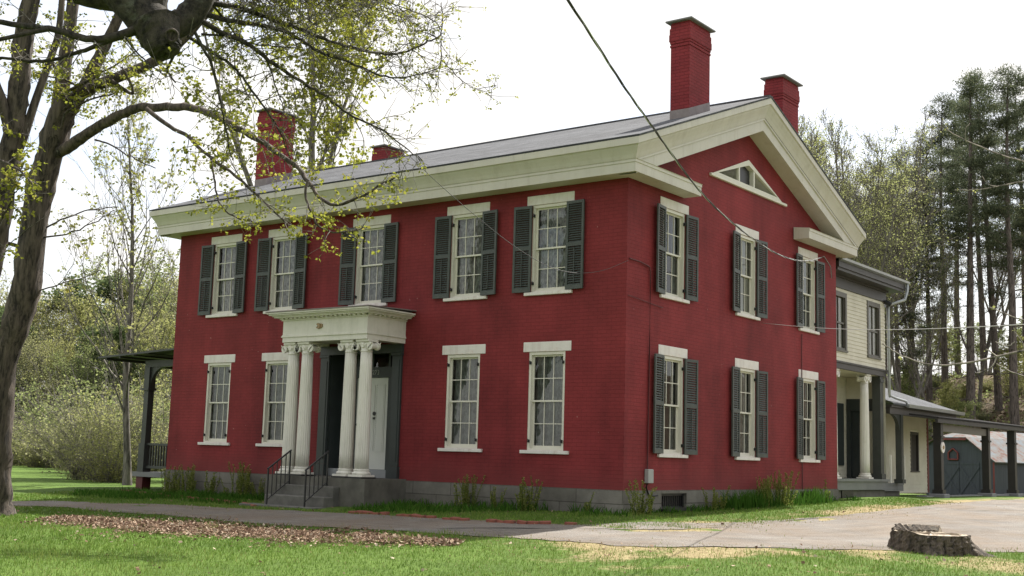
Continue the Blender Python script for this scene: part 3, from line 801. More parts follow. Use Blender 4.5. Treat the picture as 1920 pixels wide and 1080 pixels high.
# --- portico
PX0, PX1, PY = -8.25, -5.65, -1.215
pm = MB()
def ring(z0, z1, e, m_=None, back=-.002):
    (m_ or pm).box(PX0-e, PX1+e, PY-e, back, z0, z1)
# entablature: beams around an open soffit
for z0, z1, e in ((2.96, 3.07, 0), (3.07, 3.095, .025), (3.095, 3.12, .012), (3.12, 3.44, 0)):
    for bx in ((PX0-e, PX1+e, PY-e, PY+.26), (PX0-e, PX0+.26, PY+.26, -.003), (PX1-.26, PX1+e, PY+.26, -.003)):
        pm.box(*bx, z0, z1)
pm.box(PX0+.26, PX1-.26, PY+.26, -.003, 3.02, 3.05)
ring(3.44, 3.468, .03)
for q, (e, z) in enumerate(((.10, 3.497), (.15, 3.522), (.18, 3.545), (.235, 3.575), (.27, 3.61))):
    z0 = (3.4975, 3.4975, 3.522, 3.545, 3.575)[q]
    if q: ring(z0+.0005*q, z, e)
portico = pm.build('portico', M['column'], house)
dn = MB(); nd_ = 19; dpos = []
for k in range(nd_):
    x = PX0-.02+(PX1-PX0+.04)*(k+.5)/nd_; dpos.append((x, PY-.0625))
for k in range(9):
    y = PY-.06+(-PY+.04)*(k+.5)/9.; dpos += [(PX1+.0625, y), (PX0-.0625, y)]
dn.box(-.037, .037, -.0325, .0325, 3.4685, 3.4975); dme = dn.mesh('dentil', M['column'])
for (x, y) in dpos: link('dentil', dme, portico, (x-ORG['brick_house'][0], y-ORG['brick_house'][1], -ORG['brick_house'][2]))
mb = MB(); a = [(PX0-.29, PY-.29, 3.612), (PX1+.29, PY-.29, 3.612), (PX1+.29, 0, 3.66), (PX0-.29, 0, 3.66)]
mb.add(a+[(x, y, z+.022) for x, y, z in a], [(0, 1, 2, 3), (4, 5, 6, 7), (0, 1, 5, 4), (1, 2, 6, 5), (2, 3, 7, 6), (3, 0, 4, 7)]); mb.build('portico_roof', M['flashing'], portico)

def column_mesh(z0, z1, r0, r1, vol=True):
    c = MB(); nf = 18
    fl = lambda a, z: 1-.065*abs(math.sin(a*nf/2))**.6 if False else 1-.075*(max(0, math.cos(a*nf))**.8)
    H = z1-z0
    c.bbox(-r0*1.33, r0*1.33, -r0*1.33, r0*1.33, z0, z0+.045, .004)
    pr = [(r0*1.28, .046), (r0*1.34, .075), (r0*1.28, .10), (r0*1.1, .108), (r0*1.08, .125), (r0*1.16, .14), (r0*1.12, .155), (r0*1.02, .163)]
    c.lathe([(r, z0+z) for r, z in pr], 0, 0, 40)
    sh = []
    for t in np.linspace(0, 1, 9): sh.append((r0+(r1-r0)*(t**1.6), z0+.163+t*(H-.163-.27)))
    c.lathe(sh, 0, 0, 144, fl)
    zn = z1-.27
    c.lathe([(r1*.98, zn), (r1*1.06, zn+.01), (r1*1.06, zn+.028), (r1*.97, zn+.034), (r1*.97, zn+.105), (r1*1.12, zn+.13), (r1*1.22, zn+.165), (r1*1.1, zn+.20)], 0, 0, 40)
    if vol:
        w = r1*1.62; zc = zn+.125; rv = .082
        for sx in (-1, 1):
            for sy in (-1, 1):
                yf = sy*r1*1.02
                c.cyl((sx*w, yf-sy*.05, zc), (sx*w, yf, zc), rv, 24)
                th = np.linspace(0, 2*math.pi*2.2, 44); rs = rv*(1-th/th[-1]*.8)
                c.tube([(sx*w+rr_*math.cos(t)*sx, yf+sy*.004, zc+rr_*math.sin(t+math.pi/2)*1.0) for t, rr_ in zip(th+0, rs)], .011, 5)
            c.cyl((sx*w, -r1*.98, zc), (sx*w, r1*.98, zc), rv*.72, 18)
        for sy in (-1, 1):
            c.box(-w, w, sy*r1*.80, sy*r1*1.0, zc+.035, zc+.091)
        c.bbox(-r1*1.5, r1*1.5, -r1*1.3, r1*1.3, zn+.217, z1, .006)
        # leaf ornament under the abacus
        c.box(-.035, .035, -r1*1.16, -r1*1.0, zc-.03, zc+.085)
    return c.mesh('column', M['column'])
CM = column_mesh(.062, 2.958, .150, .124)
for x in (-8.06, -7.62, -6.285, -5.825):
    link('column', CM, portico, tuple(np.array((x, -1.02, 0))-ORG['brick_house']))
for x in (-8.06, -7.62, -6.285, -5.825):
    mb = MB(); mb.box(x-.215, x+.215, -1.24, -.80, .032, .0615); mb.build('plinth', M['iron'], portico)
# porch lamp on the frieze
mb = MB(); mb.cyl((-7.1, PY-.001, 3.285), (-7.1, PY-.045, 3.285), .062, 20); mb.cyl((-7.04, PY-.001, 3.29), (-7.04, PY-.03, 3.29), .05, 16); lp = mb.build('porch_lamp', M['brass'], portico)
mb = MB(); mb.cyl((-7.13, PY-.0455, 3.285), (-7.13, PY-.06, 3.285), .022, 12); mb.build('lens', M['door'], lp)

# doorway: recess, pilasters, transom, sidelights
dy = .42
mb = MB()
for x0, x1 in ((-8.2, -7.93), (-5.97, -5.70)):
    mb.box(x0, x1, -.05, .02, .30, 2.70); mb.box(x0-.03, x1+.03, -.085, .02, .033, .295); mb.box(x0-.02, x1+.02, -.075, .02, 2.705, 2.76); mb.box(x0+.05, x1-.05, -.062, -.05, .4, 2.62)
mb.box(-8.22, -5.68, -.06, .02, 2.765, 2.955)
mb.box(-7.93, -7.90, .02, dy, .03, 2.93); mb.box(-6.0, -5.97, .02, dy, .03, 2.93); mb.box(-7.9, -6.0, .02, dy, 2.88, 2.93)
surround = mb.build('door_surround', M['darkgreen'], house)
mb = MB()
mb.box(-7.9, -7.80, dy-.03, dy+.05, .03, 2.88); mb.box(-6.10, -6.0, dy-.03, dy+.05, .03, 2.88); mb.box(-7.80, -6.10, dy-.03, dy+.05, 2.80, 2.88); mb.box(-7.80, -6.10, dy-.05, dy+.05, 2.26, 2.50)
mb.box(-7.58, -7.44, dy-.04, dy+.05, .2, 2.26); mb.box(-6.46, -6.32, dy-.04, dy+.05, .2, 2.26)
for x in (-7.44, -6.98, -6.46): mb.box(x-.03, x+.03, dy-.02, dy+.05, 2.50, 2.80)
for x0, x1 in ((-7.80, -7.58), (-6.32, -6.10)):
    mb.box(x0, x1, dy-.02, dy+.05, .2, .75)
    for z in (1.12, 1.5, 1.88): mb.box(x0, x1, dy-.01, dy+.03, z-.012, z+.012)
fr = mb.build('door_frame', M['darkgreen'], house)
mb = MB(); mb.poly([(-7.8, dy+.02, .75), (-6.1, dy+.02, .75), (-6.1, dy+.02, 2.8), (-7.8, dy+.02, 2.8)]); mb.build('pane', M['glass'], fr)
mb = MB(); mb.box(-7.9, -6.0, .06, dy+.3, .031, .20); mb.build('door_step', M['sill'], house)
mb = MB(); x0, x1 = -7.44, -6.46
mb.box(x0, x1, dy-.01, dy+.04, .205, 2.258)
for a, b2 in ((x0+.1, x0+.43), (x1-.43, x1-.1)):
    z = .62
    mb.box(a, a+.02, dy-.025, dy-.01, .6, 2.12); mb.box(b2-.02, b2, dy-.025, dy-.01, .6, 2.12); mb.box(a+.02, b2-.02, dy-.025, dy-.01, 2.1, 2.12); mb.box(a+.02, b2-.02, dy-.025, dy-.01, .6, .62)
    while z < 2.08:
        for c in (a+.04, b2-.075): mb.box(c, c+.035, dy-.022, dy-.01, z, z+.03)
        z += .05
dr_ = mb.build('door', M['door'], house)
mb = MB(); mb.cyl((-6.86, dy-.04, 1.45), (-6.86, dy-.012, 1.45), .045, 14); mb.box(-6.885, -6.835, dy-.05, dy-.012, 1.32, 1.37); mb.cyl((-7.36, dy-.06, 1.2), (-7.36, dy-.012, 1.2), .03, 12); mb.build('knocker', M['iron'], dr_)
# house number
cu = bpy.data.curves.new('house_number', 'FONT'); cu.body = '3273'; cu.size = .15; cu.extrude = .006; cu.align_x = 'CENTER'; cu.align_y = 'CENTER'
to = bpy.data.objects.new('house_number', cu); COL.objects.link(to); dg = bpy.context.evaluated_depsgraph_get()
me = bpy.data.meshes.new_from_object(to.evaluated_get(dg)); bpy.data.objects.remove(to); me.materials.clear(); me.materials.append(M['greybox'])
hn = link('house_number', me, house, tuple(np.array((-6.87, dy-.058, 2.375))-ORG['brick_house']), (math.pi/2, 0, 0))

# porch platform and steps
mb = MB(); mb.box(-8.45, -5.45, -1.30, -.021, -1.0, .03)
pf = mb.build('porch_platform', M['porchstone'], house)
st = MB()
st.bbox(-7.86, -6.16, -1.50, -1.301, -1.0, -.155, .012); st.bbox(-7.92, -6.12, -1.80, -1.501, -1.0, -.37, .014); st.bbox(-8.3, -6.0, -2.16, -1.801, -1.0, -.575, .012)
st.build('steps', M['lightstone'], pf)
def rail(x):
    r = MB(); yb, yt = -1.98, -1.37; zb0, zt0 = -.58, -.16; zb1, zt1 = .17, .58
    r.box(x-.014, x+.014, yb-.014, yb+.014, zb0, zb1); r.box(x-.014, x+.014, yt-.014, yt+.014, zt0, zt1)
    r.tube([(x, yb-.02, zb1), (x, yt+.02, zt1)], .019, 6); r.tube([(x, yb, zb0+.10), (x, yt, zt0+.08)], .012, 6)
    for k in range(1, 5):
        t = k/5; y = yb+(yt-yb)*t; r.box(x-.008, x+.008, y-.008, y+.008, zb0+.1+(zt0-.02-zb0)*t, zb1+(zt1-zb1)*t)
    r.build('handrail', M['iron'], pf)
rail(-7.63); rail(-6.48)

# conduit, meter box on the gable
mb = MB(); mb.tube([(.03, .05, 4.44), (.035, .45, 4.43), (.035, .80, 4.38), (.035, .84, 4.30), (.03, .85, 2.5), (.032, .83, .40)], .014, 6); mb.build('conduit', M['redpaint'], house)
mb = MB(); mb.tube([(.03, .02, 3.72), (.03, 1.35, 3.62)], .008, 5); mb.build('conduit', M['redpaint'], house)
mb = MB(); mb.tube([(.03, 8.1, 3.75), (.03, 8.08, 3.4), (.03, 8.1, 0)], .012, 6)
mb.build('conduit', M['redpaint'], house)
mb = MB(); mb.bbox(.004, .10, .76, .96, .14, .41, .01); mb.build('meter_box', M['greybox'], house)
mb = MB(); mb.tube([(.05, .80, .15), (.05, .76, .05), (.05, .86, -.08), (.06, 1.02, -.10), (.08, 1.15, -.09)], .018, 6); mb.build('pipe', M['iron'], house)

# side veranda on the far left
px0, px1, vy0, vy1 = -16.42, XL-.022, 1.0, 7.0
v = MB(); v.box(px0, px1, vy0, vy1, -.25, -.12); ver = v.build('veranda', M['greypaint'], house)
v = MB(); a = [(-17.75, vy0-.45, 2.98), (XL-.003, vy0-.45, 3.16), (XL-.003, vy1+.3, 3.16), (-17.75, vy1+.3, 2.98)]
v.add(a+[(x, y, z+.05) for x, y, z in a], [(0, 1, 2, 3), (4, 5, 6, 7), (0, 1, 5, 4), (1, 2, 6, 5), (2, 3, 7, 6), (3, 0, 4, 7)])
for k in range(6):
    x = -17.4+k*.62; v.box(x-.03, x+.03, vy0-.42, vy1, 2.93+.044*(k), 2.99+.044*k)
v.build('veranda_roof', M['porchdark'], ver)
for (x, y) in ((-16.12, 1.15), (-16.12, 6.8)):
    v = MB(); v.box(x-.13, x+.13, y-.13, y+.13, -.118, .66); v.box(x-.095, x+.095, y-.095, y+.095, .66, 2.1); v.box(x-.14, x+.14, y-.14, y+.14, 2.1, 2.17); v.box(x-.11, x+.11, y-.11, y+.11, 2.17, 2.74)
    v.build('post', M['porchdark'], ver)
v = MB(); v.box(-16.25, px1, 1.06, 1.24, 2.745, 2.93); v.box(-16.25, -16.0, 1.24, 6.9, 2.745, 2.93)
th = np.linspace(0, math.pi/2, 8)
pts = [(-16.01+.45*(1-math.sin(t)), 2.744-.5*math.cos(t)) for t in th]+[(-16.01, 2.744)]
pts = [(-16.012, 2.744), (-15.45, 2.744)]+[(-16.012+.56*(1-math.sin(t)), 2.744-.55*(1-math.cos(t))) for t in th[1:]]
v.prism(pts, 'y', 1.1, 1.2); v.build('beam', M['porchdark'], ver)
v = MB(); v.box(-15.99, px1, 1.10, 1.20, .60, .66); v.box(-15.99, px1, 1.11, 1.19, -.02, .05)
k = -15.9
while k < px1: v.box(k, k+.045, 1.13, 1.17, .05, .60); k += .115
v.build('railing', M['porchdark'], ver)
v = MB(); v.box(-16.3, -16.02, 1.05, 1.33, -1.0, -.252); v.build('pier', M['redpaint'], ver)

# ------------------------------------------------------------------ rear wing (clapboard)
wing = empty('clapboard_wing', (-3, 15, -.3), 'cream clapboard rear wing with dark brown eaves and a recessed columned porch', 'house wing')
WX, WY0, WY1 = -.5, D+.02, 15.14
def clapwall(mb, P, u0, u1, v0, v1, holes=(), pitch=.105):
    """lapped boards: each a slanted strip with a lip"""
    v = v0
    while v < v1-1e-4:
        t = min(v+pitch, v1)
        cuts = [(u0, u1)]
        for (a, b2, c, d) in holes:
            if c < (v+t)/2 < d:
                nx_ = []
                for (p, q) in cuts:
                    if p < a: nx_.append((p, min(q, a)))
                    if q > b2: nx_.append((max(p, b2), q))
                cuts = nx_
        for (p, q) in cuts:
            if q-p > .005:
                mb.add([P(p, v, .018), P(q, v, .018), P(q, t, .004), P(p, t, .004), P(p, v, 0), P(q, v, 0)], [(0, 1, 2, 3), (4, 5, 1, 0)])
        v = t
PX = lambda X: (lambda u, v, w: (X+w, u, v))
wins = [(11.22, 12.22, 3.70, 5.28), (13.74, 14.74, 3.70, 5.28)]
mb = MB(); clapwall(mb, PX(WX), WY0, WY1, 3.40, 5.38, wins)
mb.poly([(WX-.02, WY0, 3.3), (WX-.02, WY1, 3.3), (WX-.02, WY1, 5.9), (WX-.02, WY0, 5.9)]) if False else None
clapwall(mb, lambda u, v, w: (u, WY1+w, v), -7, WX, 0.2, 5.4)
mb.box(-7, WX-.06, WY0, WY1-.01, 3.25, 5.75)
mb.build('wall', M['clap'], wing)
for (a, b2, c, d) in wins:
    f = MB(); t = .11
    f.box(WX-.05, WX+.035, a, a+t, c, d); f.box(WX-.05, WX+.035, b2-t, b2, c, d); f.box(WX-.05, WX+.035, a+t, b2-t, d-.13, d); f.box(WX-.05, WX+.055, a-.02, b2+.02, c-.05, c)
    f.box(WX-.045, WX+.02, a+t, b2-t, c, c+.06)
    mzz = (c+d)/2-.05; f.box(WX-.04, WX+.0, a+t, b2-t, mzz-.025, mzz+.025)
    for s_ in (0, 1):
        f.box(WX-.04, WX-.005, a+t+(0 if s_ == 0 else b2-a-2*t-.035), a+t+(.035 if s_ == 0 else b2-a-2*t), c+.06, d-.13)
    f.box(WX-.04, WX-.012, (a+b2)/2-.012, (a+b2)/2+.012, c+.06, d-.13)
    wf = f.build('window', M['greentrim'], wing)
    g = MB(); g.poly([(WX-.035, a+t, c), (WX-.035, b2-t, c), (WX-.035, b2-t, d-.1), (WX-.035, a+t, d-.1)]); g.build('pane', M['glass'], wf)
    g = MB(); g.poly([(WX-.055, a+t, c), (WX-.055, a+t+.3, c), (WX-.055, a+t+.3, d-.1), (WX-.055, a+t, d-.1)]); g.build('curtain', M['sheer'], wf)
# frieze, eaves, gutter
mb = MB(); mb.box(WX-.02, WX+.045, WY0, WY1+.045, 5.385, 5.66); mb.box(-7, WX-.02, WY1+.0, WY1+.045, 5.385, 5.66)
mb.box(WX-.02, WX+.10, WY0, WY1+.10, 5.661, 5.72); mb.box(WX-.1, -.09, WY0+.32, WY1+.52, 5.721, 5.80); mb.box(WX-.1, -.05, WY0+.32, WY1+.56, 5.801, 5.95)
mb.box(-7, WX-.1, WY1-.1, WY1+.56, 5.721, 5.95)
mb.box(WX-.04, WX+.03, WY0, WY1+.03, 3.19, 3.395); mb.box(WX-.02, WX+.06, WY0, WY1+.06, 3.345, 3.393)
mb.build('eaves', M['brownpaint'], wing)
mb = MB(); mb.prism([(-.05, 5.955), (.05, 5.98), (.06, 6.04), (-.05, 6.04)], 'y', WY0+.30, WY1+.66)
mb.tube([(0, WY1+.58, 5.96), (0, WY1+.55, 5.75), (-.05, WY1+.50, 5.50), (-.30, WY1+.18, 5.36), (-.41, WY1+.09, 5.28), (-.41, WY1+.09, 2.72), (-.41, WY1+.15, 2.62)], .045, 8)
mb.tube([(-.40, WY1+.10, 2.66), (-.36, WY1+.5, 2.60), (-.30, WY1+1.15, 2.55), (-.27, WY1+1.25, 2.45)], .04, 8)
mb.build('gutter', M['metal'], wing)
mb = MB(); a = [(-.02, WY0+.25, 6.05), (-.02, WY1+.62, 6.05), (-3.2, WY1-2, 6.6), (-3.2, WY0+.25, 6.6)]
mb.add(a+[(-6.5, WY0+.25, 6.05), (-6.5, WY1+.62, 6.05)], [(0, 1, 2, 3), (1, 5, 2), (4, 3, 2, 5)]); mb.build('roof', M['roof'], wing)
mb = MB(); mb.box(-.62, -.5, WY1+.02, WY1+.16, 5.25, 5.4); mb.cyl((-.45, WY1-.06, 5.40), (-.28, WY1-.02, 5.30), .07, 12); mb.build('floodlight', M['iron'], wing)
# porch floor, skirting, walls behind
mb = MB(); mb.box(-2.0, -.40, WY0, WY1+.02, .18, .245); mb.box(-.52, -.45, WY0, WY1, -.05, .178)
mb.box(-2.0, -.60, WY1+.021, WY1+1.75, .08, .13); mb.box(-.68, -.62, WY1+.021, WY1+1.75, -.10, .079)
mb.build('porch_floor', M['greypaint'], wing)
mb = MB(); mb.box(-2.0, -.55, WY0, WY1, -.9, -.06); mb.box(-2., -.72, WY1+.01, WY1+1.7, -.9, -.11); mb.build('foundation', M['stone'], wing)
mb = MB(); mb.box(-.545, -.52, 11.9, 12.7, -.30, -.06); mb.build('basement_window', M['iron'], wing)
mb = MB(); clapwall(mb, PX(-1.65), WY0, WY1, .25, 3.2)
clapwall(mb, lambda u, v, w: (u, WY1-.09-w, v), -1.64, -.78, 2.55, 3.2)
clapwall(mb, lambda u, v, w: (u, WY1-.09-w, v), -1.02, -.78, .25, 2.2)
mb.box(-1.66, -.5, WY0, WY1-.08, 3.19, 3.24)
mb.build('porch_wall', M['clap'], wing)
mb = MB(); mb.box(-1.62, -.80, WY1-.13, WY1-.05, 2.2, 2.55); mb.box(-1.62, -1.5, WY1-.13, WY1-.05, .25, 2.2); mb.box(-1.08, -1.02, WY1-.13, WY1-.05, .25, 2.2); mb.box(-1.5, -1.08, WY1-.06, WY1-.03, .25, 2.2)
mb.box(-1.64, -1.6, 13.9, 14.75, .6, 2.4)
mb.build('door', M['darkgreen'], wing)
CM2 = column_mesh(.246, 3.19, .135, .112)
for (x, y) in ((-.66, 11.62), (-.66, 13.92)):
    l = np.array((x, y, 0))-ORG['clapboard_wing']; link('column', CM2, wing, tuple(l), (0, 0, math.pi/2))
mb = MB(); x, y = -.62, 14.86
mb.box(x-.12, x+.12, y-.12, y+.12, .246, 3.19); mb.box(x-.16, x+.16, y-.16, y+.16, .246, .40); mb.box(x-.15, x+.15, y-.15, y+.15, 3.02, 3.10)
mb.build('post', M['porchdark'], wing)

# low single storey section behind it
low_ = empty('low_wing', (-1.5, 18.5, -.3), 'single storey cream clapboard section with grey shingle roof behind the two storey wing', 'house wing')
LX = -1.0; LY1 = 20.25
mb = MB(); clapwall(mb, PX(LX), WY1+.06, LY1, -.18, 2.45, [(18.62, 19.35, .50, 1.72)], .13); clapwall(mb, lambda u, v, w: (u, LY1+w, v), -5, LX, -.18, 2.6, (), .13)
mb.build('wall', M['clap'], low_)
mb = MB(); mb.box(LX-.02, LX+.03, LY1-.09, LY1+.03, -.18, 2.45); mb.build('corner_board', M['redtrim'], low_)
mb = MB(); mb.box(LX-.04, LX+.03, 18.62, 18.70, .50, 1.72); mb.box(LX-.04, LX+.03, 19.27, 19.35, .50, 1.72); mb.box(LX-.04, LX+.03, 18.70, 19.27, 1.64, 1.72); mb.box(LX-.04, LX+.04, 18.58, 19.39, .46, .50); lw = mb.build('window', M['brownpaint'], low_)
mb = MB(); mb.poly([(LX-.03, 18.7, .5), (LX-.03, 19.27, .5), (LX-.03, 19.27, 1.66), (LX-.03, 18.7, 1.66)]); mb.build('pane', M['interior'], lw)  # dark sheet for the pane, room shade put into its colour
mb = MB(); tip = (-.28, 21.6, 2.45); hx_ = 3.2; hp = (-.28-hx_, 21.6-hx_, 2.45+hx_*.385)
a = [(-.28, WY1+.05, 2.45), tip, hp, (hp[0], WY1+.05, hp[2])]
mb.add(a+[(-7, 21.6, 2.45)]+[(x, y, z-.05) for x, y, z in a[:2]], [(0, 1, 2, 3), (1, 4, 2), (0, 5, 6, 1)])
mb.build('roof', M['roof'], low_)
mb = MB(); mb.box(-1.0, -.34, WY1+.06, 21.5, 2.33, 2.40); mb.box(-.52, -.40, WY1+.1, 21.4, 2.14, 2.329); mb.build('eaves', M['brownpaint'], low_)
mb = MB(); mb.prism([(-.277, 2.36), (-.20, 2.36), (-.18, 2.46), (-.277, 2.46)], 'y', WY1+1.15, 21.62); mb.build('gutter', M['metal'], low_)
mb = MB(); x, y = -.50, 16.27; mb.box(x-.09, x+.09, y-.09, y+.09, .13, 2.14); mb.box(x-.13, x+.13, y-.13, y+.13, .13, .25)
th = np.linspace(0, math.pi/2, 8); pts = [(y-.092, 2.139), (y-.75, 2.139)]+[(y-.092-.66*(1-math.sin(t)), 2.139-.6*(1-math.cos(t))) for t in th[1:]]
mb.prism(pts, 'x', x-.05, x+.05); mb.build('post', M['porchdark'], low_)
for yy in (15.75, 16.9): mb = MB(); mb.bbox(-.62, -.56, yy-.03, yy+.03, .13, .95); mb.build('newel', M['column'], low_)

# carport / covered walk
cpt = empty('carport', (.3, 22, -.3), 'dark open carport on square posts joined to the low rear wing', 'carport')
mb = MB(); a = [(.62, 15.9, 2.13), (.62, 31, 2.20), (-3.2, 31, 2.75), (-3.2, 15.9, 2.68)]
a = [(.62, 16.4, 2.10), (.62, 31, 2.19), (-2.6, 31, 2.6), (-2.6, 21.7, 2.52), (-.25, 21.7, 2.26), (-.25, 16.4, 2.2)]
k = len(a); mb.add(a+[(x, y, z-.05) for x, y, z in a], [tuple(range(k)), tuple(range(2*k-1, k-1, -1))]+[(q, (q+1) % k, k+(q+1) % k, k+q) for q in range(k)])
mb.build('roof', M['tar'], cpt)
mb = MB(); mb.add([(.52, 16.4, 1.93), (.52, 31, 2.02), (.60, 31, 2.02), (.60, 16.4, 1.93), (.52, 16.4, 2.05), (.52, 31, 2.14), (.60, 31, 2.14), (.60, 16.4, 2.05)], [(0, 1, 2, 3), (0, 1, 5, 4), (3, 2, 6, 7), (0, 3, 7, 4), (1, 2, 6, 5)])
mb.build('fascia', M['postdark'], cpt)
mb = MB(); mb.box(.30, .42, 17.2, 21.9, 1.70, 1.92); mb.build('beam', M['greentrim'], cpt)
for y, w in ((17.15, .115), (21.95, .11), (25.0, .125)):
    x = .36; z0 = float(ground_z(x, y))
    mb = MB(); mb.box(x-w, x+w, y-w, y+w, z0+.1, 1.98); mb.box(x-w-.04, x+w+.04, y-w-.04, y+w+.04, z0+.1, z0+.22); mb.box(x-w-.03, x+w+.03, y-w-.03, y+w+.03, 1.5, 1.56)
    p_ = mb.build('post', M['postdark'], cpt)
    mb = MB(); mb.bbox(x-.24, x+.24, y-.24, y+.24, z0-.3, z0+.099, .02); mb.build('footing', M['cap'], p_)
mb = MB(); mb.box(.0, .30, 16.2, 30, -.45, -.21); mb.build('kerb', M['cap'], cpt)
mb = MB(); sx_, sy_, sz_ = .36+.116, 17.15, 1.22
mb.cyl((sx_, sy_, sz_), (sx_+.03, sy_, sz_), .16, 24); wre = mb.build('sign_disc', M['lintel'], cpt)
mb = MB(); mb.cyl((sx_+.0305, sy_, sz_), (sx_+.05, sy_, sz_), .055, 12); mb.build('emblem', M['brass'], wre)

# barn
bz = -1.0
def Bp(px, py, dD): return at(px, py, 66+dD)
DB0, DB1 = 69.5, 66.0
pL, pR = at(1737, 925, DB0), at(1866, 928, DB1)
def bzz(px, py): return at(px, py, DB0+(DB1-DB0)*(px-1737)/129)[2]
ax = pR[:2]-pL[:2]; bw = np.linalg.norm(ax); ax /= bw; nrm = np.array([ax[1], -ax[0]])   # towards camera
if nrm@(CAM[:2]-pL[:2]) < 0: nrm = -nrm
bz = float(ground_z(*pL[:2]))
barn = empty('barn', (pL[0], pL[1], bz), 'slate blue barn with cross braced doors and rusty metal roof seen under the carport', 'barn')
def BL(u, w, z): return (pL[0]+ax[0]*u-nrm[0]*w, pL[1]+ax[1]*u-nrm[1]*w, z)
zb = pL[2]-.5; ze = bzz(1742, 838); zp = bzz(1790, 822); zer = bzz(1865, 867)
u1, u2 = bw*.19, bw*.635; bd = 7.0
prof = [(0, zb), (bw, zb), (bw, zer), (u2, zp), (u1, zp), (0, ze)]
mb = MB(); n_ = len(prof); vs = [BL(u, 0, z) for u, z in prof]+[BL(u, bd, z) for u, z in prof]
mb.add(vs, [tuple(range(n_)), tuple(range(n_, 2*n_))[::-1]]+[(q, (q+1) % n_, n_+(q+1) % n_, n_+q) for q in (0, 1, 5)])
mb.build('wall', M['barn'], barn)
def slab(mb, pts, t=.06): mb.add(pts+[(x, y, z+t) for x, y, z in pts], [(0, 1, 2, 3), (7, 6, 5, 4), (0, 4, 5, 1), (1, 5, 6, 2), (2, 6, 7, 3), (3, 7, 4, 0)])
mb = MB()
zr = bzz(1790, 806)-.35
slab(mb, [BL(u2-.02, -.2, zp+.01), BL(bw+.18, -.2, zer-.03), BL(bw+.18, bd, zer-.03), BL(u2-.02, bd, zp+.01)])
slab(mb, [BL(-.2, -.2, ze-.04), BL(u1, -.2, zp+.01), BL(u1, bd, zp+.01), BL(-.2, bd, ze-.04)])
slab(mb, [BL(u1, -.2, zp+.012), BL(u2-.02, -.2, zp+.012), BL((u1+u2)/2, 1.2, zr+.35), BL((u1+u2)/2, 1.2, zr+.35)])
slab(mb, [BL(u2-.02, -.2, zp+.012), BL(u2-.02, bd, zp+.012), BL((u1+u2)/2, bd, zr+.35), BL((u1+u2)/2, 1.2, zr+.35)])
mb.build('roof', M['rust'], barn)
mb = MB(); mb.add([BL(u1, -.22, zp-.09), BL(u2, -.22, zp-.09), BL(u2, -.22, zp+.02), BL(u1, -.22, zp+.02), BL(u1, -.1, zp-.09), BL(u2, -.1, zp-.09)], [(0, 1, 2, 3), (0, 4, 5, 1)])
mb.add([BL(bw-.10, -.015, zb), BL(bw+.01, -.015, zb), BL(bw+.01, -.015, zer), BL(bw-.10, -.015, zer)], [(0, 1, 2, 3)])
mb.build('trim', M['redtrim'], barn)
zd0, zd1 = pL[2]+.03, bzz(1790, 865)
for k in (0, 1):
    a0 = bw*(.22+.29*k); a1 = a0+bw*.28
    mb = MB(); w_ = .05
    mb.add([BL(a0, -.03, zd0), BL(a1, -.03, zd0), BL(a1, -.03, zd1), BL(a0, -.03, zd1)], [(0, 1, 2, 3)])
    for (x0, z0, x1, z1) in ((a0, zd0+.6, a1, zd0), (a0, zd0, a1, zd0+.6)) if False else ((a0, zd0, a1, zd1-.25), (a0, zd1-.25, a1, zd0)):
        d_ = np.array([x1-x0, z1-z0]); d_ /= np.linalg.norm(d_); pn = np.array([-d_[1], d_[0]])*.06
        mb.add([BL(x0+pn[0], -.06-.012*(z1 > z0), z0+pn[1]), BL(x1+pn[0], -.06-.012*(z1 > z0), z1+pn[1]), BL(x1-pn[0], -.06-.012*(z1 > z0), z1-pn[1]), BL(x0-pn[0], -.06-.012*(z1 > z0), z0-pn[1])], [(0, 1, 2, 3)])
    mb.add([BL(a0, -.05, zd1-.16), BL(a1, -.05, zd1-.16), BL(a1, -.05, zd1-.04), BL(a0, -.05, zd1-.04)], [(0, 1, 2, 3)])
    mb.build('door', M['barn'], barn)
mb = MB(); uc = bw*.42; zc = bzz(1791, 853)
for (a0, b0, a1, b1) in ((-.30, -.25, .30, -.25), (.30, -.25, .30, .12), (.30, .12, 0, .36), (0, .36, -.30, .12), (-.30, .12, -.30, -.25)):
    mb.tube([BL(uc+a0, -.06, zc+b0), BL(uc+a1, -.06, zc+b1)], .05, 4)
mb.box(0, 0, 0, 0, 0, 0) if False else None
bh = mb.build('birdhouse_sign', M['redtrim'], barn)

